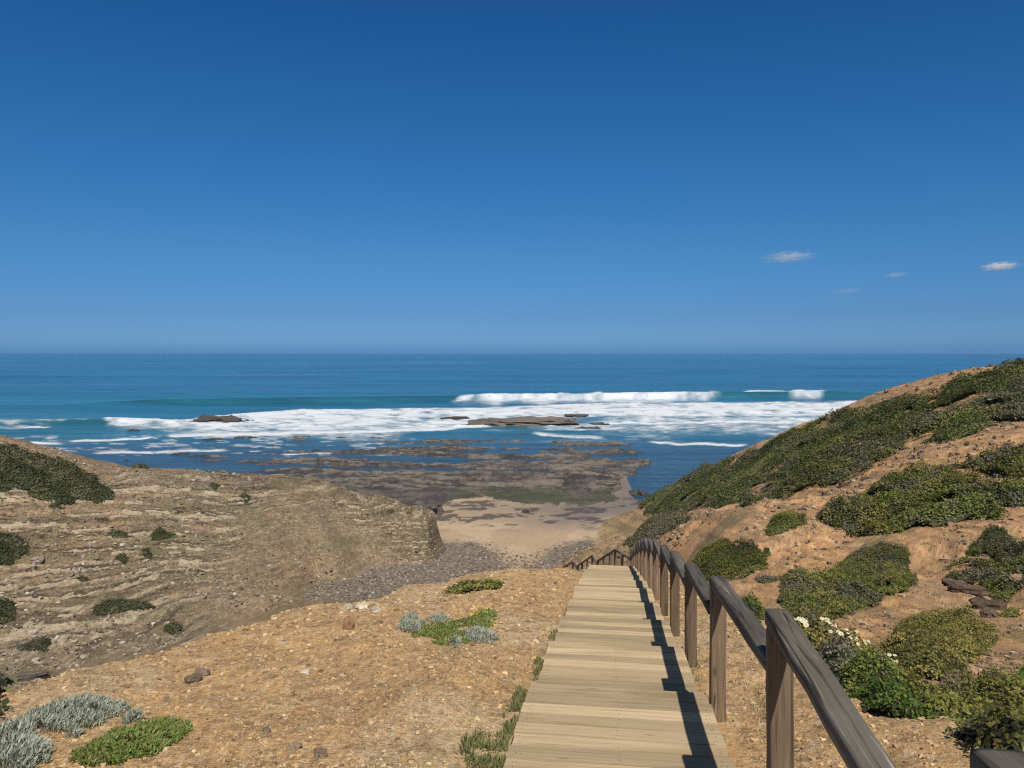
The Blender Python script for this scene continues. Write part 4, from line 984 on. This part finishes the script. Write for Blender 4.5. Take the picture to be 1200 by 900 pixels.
def rock(name, label, cat, px, py, w, dpt, h, col, seed, group=None, d=None, z=None, layers=True, rz=0., sink=.25, peak=None):
    """one weathered boulder or ledge standing at the place seen at px, py"""
    rng = np.random.default_rng(seed)
    if d is None: x, y = cast(px, py)[0]; z0 = gz(x, y)[0]
    else: x, y, z0 = (px - HX) / FPX * d, d, z
    nu, nv = 44, 22; U, Vv = np.meshgrid(np.linspace(0, 2 * math.pi, nu, endpoint=False), np.linspace(-.5 * math.pi, .5 * math.pi, nv))
    cx, cy, cz = np.cos(U) * np.cos(Vv), np.sin(U) * np.cos(Vv), np.sin(Vv)
    e = .62; sg = lambda q: np.sign(q) * np.abs(q) ** e
    X, Y, Z = sg(cx), sg(cy), sg(cz)
    nn = fbm(X * 1.6 + seed, Y * 1.6 + Z, 4, seed) - .5; n2 = fbm(X * 5 + seed, Y * 5 + 3 * Z, 3, seed + 3) - .5
    wf1, wid = worley(X * 1.3 + Z * .9 + seed, Y * 1.3 - Z * 1.1, seed)
    r = 1 + .6 * nn + .3 * n2 + .30 * (wid - .5) - .22 * (wf1 - .4)
    lay = .10 * (vnoise(Z * 7 + X * .5, Y * 0 + seed, seed) - .5) * 2 if layers else 0
    X, Y = X * (r + lay), Y * (r + lay); Z = Z * (1 + .6 * (fbm(X * 1.4, Y * 1.4, 4, seed + 5) - .5) * 2) if peak is None else np.where(Z > 0, Z * ((.45 + 1.1 * np.clip(fbm(X * 4 + seed, Y * 2, 4, seed + 5) - .36, 0, 1)) if peak > 4 else 1.) * (1. if peak > 4 else .12 + 3.2 * np.clip(fbm(X * peak + seed, Y * peak * .6, 4, seed + 5) - .36, 0, 1)), Z)
    V = np.stack([X * w / 2, Y * dpt / 2, Z * h / 2 + h * (.5 - sink)], -1).reshape(-1, 3)
    c, s = math.cos(rz), math.sin(rz); V = np.stack([V[:, 0] * c - V[:, 1] * s, V[:, 0] * s + V[:, 1] * c, V[:, 2]], 1)
    ii = np.arange(nu * nv).reshape(nv, nu); F = np.stack([ii[:-1], np.roll(ii[:-1], -1, 1), np.roll(ii[1:], -1, 1), ii[1:]], -1).reshape(-1, 4)
    cc = np.tile(col, (len(V), 1)) * (.6 + .8 * fbm(V[:, 0] * 1.3, V[:, 1] * .9 + V[:, 2] * 3, 3, seed + 13))[:, None] * (.7 + .6 * fbm(V[:, 0] * 3 / max(w, .3), V[:, 2] * 9 / max(h, .1), 3, seed + 8))[:, None]
    o = mesh_np(name, V, F, M_STONE, cc); o.location = (x, y, z0); return tag(o, label, cat, group)

def build_rocks():
    K = (.075, .066, .060); T = (.19, .155, .125); B_ = (.20, .145, .10)
    sd = lambda py: H * FPX / (py - HY)
    g = 'rocks awash in the surf'
    for i, (lb, px, py, wpx, dp, h, c) in enumerate([
        ('dark jagged rock with two peaks alone in the left surf', 256, 495, 58, 10, 4.6, K), ('low dark rock just right of the jagged one in the left surf', 292, 493.6, 14, 5, 1.4, K), ('low dark ledge just left of the jagged rock in the surf', 222, 496, 30, 8, 1.3, K),
        ('small dark rock in the foam left of the long flat rock', 534, 491, 30, 8, 2.0, K), ('long flat tan rock in the middle of the surf', 622, 496, 112, 28, 5.2, (.17, .143, .118)), ('dark hump at the right end of the long flat rock', 676, 488.5, 24, 10, 2.3, (.12, .10, .085)),
        ('low dark rock in the foam below the long flat rock, right side', 702, 497, 20, 6, 1.3, K), ('small dark rock left of the reef in the foam', 690, 502, 26, 6, 1.2, K),
        ('tiny dark rock in the blue water at far left', 157, 504.5, 12, 4, 1.0, K), ('low dark rock in the wash below the jagged one', 250, 515, 22, 5, 1.0, K), ('second low dark rock in the wash below the jagged one, to the right', 288, 513, 26, 5, 1.0, K),
        ('dark reef rock off the sand at the foot of the right hill', 748, 579, 24, 6, 1.6, K), ('tiny dark ledge in the left wash near the headland', 210, 532, 18, 4, .9, K)]):
        d = sd(py); rock('sea_rock', lb, 'rock', px, py, wpx / FPX * d, dp, h, c, 400 + i, g, d, -.25, sink=.3, peak=4.5 if px > 560 and px < 690 and h > 4.2 else (2.6 if h > 2.4 or h < 1.9 else None))
    rock('boulder', 'dark squared rock block at the end of the reef beside the bluff', 'rock', 500, 598, 6.5, 8, 3.4, (.11, .095, .082), 421, None, 166, 1.1)
    rock('boulder', 'small dark boulder alone on the wet sand', 'rock', 616, 600, 1.6, 1.1, .9, (.07, .06, .055), 422, None, 166, 1.25)
    g = 'outcrops of the right hill'
    B_ = (.115, .082, .058)
    for i, (lb, px, py, w, dp, h, c, rz) in enumerate([
        ('dark cracked ledge, highest of the right hill outcrops', 1092, 664, .75, .4, .4, B_, .5), ('long dark ledge above the flat olive mound', 1135, 692, 1.15, .45, .34, B_, -.35), ('dark ledge end right above the tiny green bush', 1158, 706, .95, .45, .45, B_, -.5),
        ('brown ledge left below the highest outcrop', 1118, 683, .8, .4, .3, B_, -.2), ('brown lump on the bare slope left of the scrub band', 965, 612, .9, .6, .5, (.15, .10, .075), .2), ('squared brown stone under the ledges at right', 1160, 722, .42, .4, .3, B_, .3), ('ochre lump on the right edge slope', 1192, 670, .6, .5, .4, (.3, .2, .12), .1)]):
        rock('rock_outcrop', lb, 'rock', px, py, w, dp, h, c, 440 + i, g, rz=rz)
    g = 'outcrops of the left hill'
    for i, (lb, px, py, w, dp, h, c, rz) in enumerate([
        ('dark tilted slab at the lower left of the left hill', 32, 796, 3.2, 1.2, .9, (.12, .10, .08), .5), ('flat pale boulder on the lower left hill', 77, 719, 1.5, 1, .6, (.33, .27, .19), .2),
        ('grey boulder left on the left hill under the scrub', 44, 657, 1.2, .9, .8, (.27, .23, .18), .3), ('squarish pale boulder at the left hill middle', 205, 646, 1.3, .9, .7, (.34, .28, .2), -.2)]):
        rock('rock_outcrop', lb, 'rock', px, py, w, dp, h, c, 460 + i, g, rz=rz, sink=.42)
    g = 'stones on the gravel spur'
    for i, (lb, px, py, w, h, c) in enumerate([
        ('grey brown stone cluster top on the left spur rim', 236, 792, .14, .09, (.25, .19, .13)), ('dark stone beside the grey brown one on the left spur rim', 226, 799, .13, .08, (.20, .15, .11)), ('pale stone on the middle rim of the spur', 408, 716, .20, .12, (.46, .38, .27)), ('large pale stone on the rim of the spur', 424, 714, .24, .13, (.50, .43, .32)),
        ('rust brown upright stone near the rim of the spur', 409, 737, .13, .20, (.27, .16, .09)), ('small pale stone right of the rim stones', 440, 716, .15, .09, (.52, .45, .34)), ('flat brown stone on the gravel in the lower middle', 345, 878, .09, .045, (.22, .155, .10)), ('dark brown stone left of the flat brown one', 312, 858, .07, .04, (.17, .12, .085)),
        ('brown leaning stone on the gravel at lower left', 376, 886, .08, .06, (.18, .13, .09)), ('whitish stone on the spur left of the green mat', 357, 789, .09, .05, (.68, .6, .48))]):
        rock('stone', lb, 'stone', px, py, w, w * .75, h, c, 480 + i, g, layers=False, rz=i * .7, sink=.3)

# ------------------------------------------------------------------ a walker on the beach
def build_person():
    mats = []
    for nm, c in (('skin', (.42, .25, .17)), ('red_jacket', (.33, .045, .04)), ('dark_trousers', (.022, .022, .028)), ('dark_hair', (.03, .02, .015))):
        t = NT(nm); n = t.noise(t.coord(), 14, 3); t.l(t.mix(.25, c, t.ramp(n, [(.3, (.5, .5, .5)), (.7, (1.2, 1.2, 1.2))]), 'MULTIPLY'), t.b.inputs['Base Color']); t.set(Roughness=.8); mats.append(t.m)
    J = [((0, 0, .95), .15), ((0, 0, 1.15), .145), ((0, 0, 1.36), .165), ((0, 0, 1.47), .075), ((0, -.01, 1.56), .085), ((0, -.02, 1.66), .098), ((0, -.01, 1.735), .07),
         ((.10, 0, .88), .105), ((.12, -.06, .50), .072), ((.13, .03, .10), .048), ((.14, -.12, .04), .042),
         ((-.10, 0, .88), .105), ((-.12, .08, .50), .072), ((-.13, .18, .10), .048), ((-.14, .06, .04), .042),
         ((.19, 0, 1.38), .066), ((.25, .06, 1.11), .050), ((.24, -.06, .90), .036), ((.24, -.10, .81), .034),
         ((-.19, 0, 1.38), .066), ((-.25, -.02, 1.11), .050), ((-.23, -.14, .93), .036), ((-.23, -.19, .85), .034)]
    E = [(0, 1), (1, 2), (2, 3), (3, 4), (4, 5), (5, 6), (0, 7), (7, 8), (8, 9), (9, 10), (0, 11), (11, 12), (12, 13), (13, 14), (2, 15), (15, 16), (16, 17), (17, 18), (2, 19), (19, 20), (20, 21), (21, 22)]
    me = bpy.data.meshes.new('person'); me.from_pydata([j[0] for j in J], E, []); o = bpy.data.objects.new('person', me); COL.objects.link(o)
    o.modifiers.new('s', 'SKIN'); ss = o.modifiers.new('d', 'SUBSURF'); ss.levels = ss.render_levels = 1
    for v, j in zip(me.skin_vertices[0].data, J): v.radius = (j[1], j[1] * .85)
    me.skin_vertices[0].data[0].use_root = True
    dg = bpy.context.evaluated_depsgraph_get(); m2 = bpy.data.meshes.new_from_object(o.evaluated_get(dg)); bpy.data.objects.remove(o)
    for m in mats[:3]: m2.materials.append(m)
    for p in m2.polygons:
        z = p.center.z; ax = abs(p.center.x); p.use_smooth = True
        p.material_index = 2 if (z < .96 and ax < .20) else (0 if z > 1.47 or (z < .88 and ax > .2) else 1)
    x, y = (499.5 - HX) / FPX * 158, 158.0
    b = bpy.data.objects.new('person', m2); COL.objects.link(b); b.location = (x, y, gz(x, y)[0] + .0); b.rotation_euler = (0, 0, .5)
    tag(b, 'walker in a red jacket and dark trousers on the sand beside the bluff', 'person')
    nu, nv = 16, 10; U, W_ = np.meshgrid(np.linspace(0, 2 * math.pi, nu, endpoint=False), np.linspace(-.1, math.pi / 2, nv))
    V = np.stack([.105 * np.cos(U) * np.cos(W_), .01 + .115 * np.sin(U) * np.cos(W_), 1.665 + .125 * np.sin(W_)], -1).reshape(-1, 3)
    ii = np.arange(nu * nv).reshape(nv, nu); F = np.stack([ii[:-1], np.roll(ii[:-1], -1, 1), np.roll(ii[1:], -1, 1), ii[1:]], -1).reshape(-1, 4)
    mesh_np('hair', V, F, mats[3], None, b, smooth=True)

# ------------------------------------------------------------------ clouds, light, camera
SUN = Vector((.150, -.814, 1.0)).normalized()
def build_clouds():
    def cmat(den):
        m = bpy.data.materials.new('cloud_vapour'); m.use_nodes = True; t = m.node_tree; t.nodes.clear()
        o = t.nodes.new('ShaderNodeOutputMaterial'); v = t.nodes.new('ShaderNodeVolumePrincipled'); t.links.new(v.outputs[0], o.inputs['Volume'])
        v.inputs['Color'].default_value = (1, 1, 1, 1); v.inputs['Anisotropy'].default_value = 0.0
        tc = t.nodes.new('ShaderNodeTexCoord'); ln = t.nodes.new('ShaderNodeVectorMath'); ln.operation = 'LENGTH'; t.links.new(tc.outputs['Object'], ln.inputs[0])
        nz = t.nodes.new('ShaderNodeTexNoise'); nz.inputs['Scale'].default_value = 2.6; nz.inputs['Detail'].default_value = 5; nz.inputs['Roughness'].default_value = .6; t.links.new(tc.outputs['Object'], nz.inputs['Vector'])
        def mth(op, a, b):
            q = t.nodes.new('ShaderNodeMath'); q.operation = op
            for s_, w in ((q.inputs[0], a), (q.inputs[1], b)):
                if isinstance(w, (int, float)): s_.default_value = w
                else: t.links.new(w, s_)
            return q.outputs[0]
        f = mth('SUBTRACT', mth('ADD', 1.0, mth('MULTIPLY', mth('SUBTRACT', nz.outputs[0], .5), 3.6)), mth('MULTIPLY', ln.outputs['Value'], 1.15))
        t.links.new(mth('MULTIPLY', mth('MAXIMUM', f, 0.0), den), v.inputs['Density']); return m
    for i, (px, py, w, h, den, lb) in enumerate([(925, 301, 66, 15, .0034, 'thin white streak of cloud, left of the two brighter ones'), (1172, 312, 42, 11, .011, 'small bright white cloud near the right edge of the sky'),
                                             (1050, 322, 28, 7, .0018, 'faint wisp of cloud midway between the two brighter clouds'), (992, 341, 44, 7, .0010, 'very faint flat wisp of cloud low over the sea')]):
        d = 20000.0; me = bpy.data.meshes.new('cloud'); nu, nv = 24, 12
        U, W_ = np.meshgrid(np.linspace(0, 2 * math.pi, nu, endpoint=False), np.linspace(-math.pi / 2, math.pi / 2, nv))
        V = np.stack([np.cos(U) * np.cos(W_), np.sin(U) * np.cos(W_), np.sin(W_)], -1).reshape(-1, 3) * 1.3
        ii = np.arange(nu * nv).reshape(nv, nu); F = np.stack([ii[:-1], np.roll(ii[:-1], -1, 1), np.roll(ii[1:], -1, 1), ii[1:]], -1).reshape(-1, 4)
        o = mesh_np('cloud', V, F, cmat(den)); o.scale = (w / FPX * d / 2, 260, h / FPX * d / 2); o.location = P(px, py, d); o.rotation_euler = (0, -.06, 0)
        tag(o, lb, 'cloud', 'small clouds over the sea')

def build_world():
    w = bpy.data.worlds.new('World'); sc.world = w; w.use_nodes = True; t = w.node_tree; bg = t.nodes['Background']
    sk = t.nodes.new('ShaderNodeTexSky'); sk.sky_type = 'NISHITA'; sk.sun_disc = False
    sk.sun_elevation = math.asin(SUN.z); sk.sun_rotation = math.atan2(SUN.x, SUN.y); sk.altitude = 30
    sk.air_density = 1.0; sk.dust_density = .4; sk.ozone_density = 1.2
    # sky tint by height: blue low down, unseen upper sky warmed to neutralise shadows
    tc = t.nodes.new('ShaderNodeTexCoord'); sp = t.nodes.new('ShaderNodeSeparateXYZ'); t.links.new(tc.outputs['Generated'], sp.inputs[0])
    rp = t.nodes.new('ShaderNodeValToRGB'); t.links.new(sp.outputs['Z'], rp.inputs[0]); e = rp.color_ramp.elements
    st = [(0.0, (.18, .49, 1.258)), (.0133, (.225, .516, 1.205)), (.0466, (.206, .448, .946)), (.1235, (.197, .501, .876)), (.2293, (.157, .515, .908)), (.3461, (.129, .501, .898)), (.3993, (.113, .476, .906)), (.55, (.40, .42, .40)), (.8, (.52, .44, .36))]
    while len(e) < len(st): e.new(.5)
    for q, (p_, c_) in zip(e, st): q.position = p_; q.color = (c_[0] / 1.3, c_[1] / 1.3, c_[2] / 1.3, 1)
    mx = t.nodes.new('ShaderNodeMix'); mx.data_type = 'RGBA'; mx.blend_type = 'MULTIPLY'; mx.inputs[0].default_value = 1.0
    t.links.new(sk.outputs[0], mx.inputs[6]); t.links.new(rp.outputs[0], mx.inputs[7])
    t.links.new(mx.outputs[2], bg.inputs['Color']); bg.inputs['Strength'].default_value = .085 * 1.3
    l = bpy.data.lights.new('sun', 'SUN'); l.energy = 4.6; l.angle = math.radians(.53); l.color = (1.0, .955, .88)
    o = bpy.data.objects.new('sun', l); COL.objects.link(o); o.rotation_euler = SUN.to_track_quat('Z', 'Y').to_euler(); o.location = (0, 0, 80)
    cam = bpy.data.cameras.new('camera'); co = bpy.data.objects.new('camera', cam); COL.objects.link(co)
    co.location = (0, 0, H); co.rotation_euler = (math.pi / 2, 0, 0); cam.sensor_width = 36; cam.lens = 27.0
    cam.shift_y = -38 / 1200; cam.clip_start = .1; cam.clip_end = 60000; sc.camera = co
    vs = sc.view_settings; vs.view_transform = 'Standard'; vs.look = 'None'; vs.exposure = 0; vs.gamma = 1

def build_haze():
    m = bpy.data.materials.new('sea_haze'); m.use_nodes = True; t = m.node_tree; t.nodes.clear()
    o = t.nodes.new('ShaderNodeOutputMaterial'); v = t.nodes.new('ShaderNodeVolumePrincipled'); t.links.new(v.outputs[0], o.inputs['Volume'])
    v.inputs['Color'].default_value = (.27, .52, .80, 1); v.inputs['Density'].default_value = HAZE; v.inputs['Anisotropy'].default_value = 0.0
    x0, x1, y0, y1, z0, z1 = -24000, 24000, -60, 16000, -9, 52
    V = [(x, y, z) for x in (x0, x1) for y in (y0, y1) for z in (z0, z1)]
    F = [[0, 1, 3, 2], [4, 6, 7, 5], [0, 4, 5, 1], [2, 3, 7, 6], [0, 2, 6, 4], [1, 5, 7, 3]]
    tag(mesh_np('haze', V, F, m), 'thin pale haze over the sea', None, None, 'stuff')
HAZE = .00004

build_world()
build_haze()
build_terrain()
build_sea()
build_boardwalk()
build_railing()
build_plants()
build_litter()
build_stones()
build_rocks()
build_person()
build_clouds()
sc.cycles.max_bounces = 6; sc.cycles.diffuse_bounces = 3; sc.cycles.glossy_bounces = 2; sc.cycles.transparent_max_bounces = 6; sc.cycles.volume_bounces = 5
sc.cycles.use_denoising = False; sc.cycles.filter_width = 1.25; sc.cycles.sample_clamp_indirect = 6.0
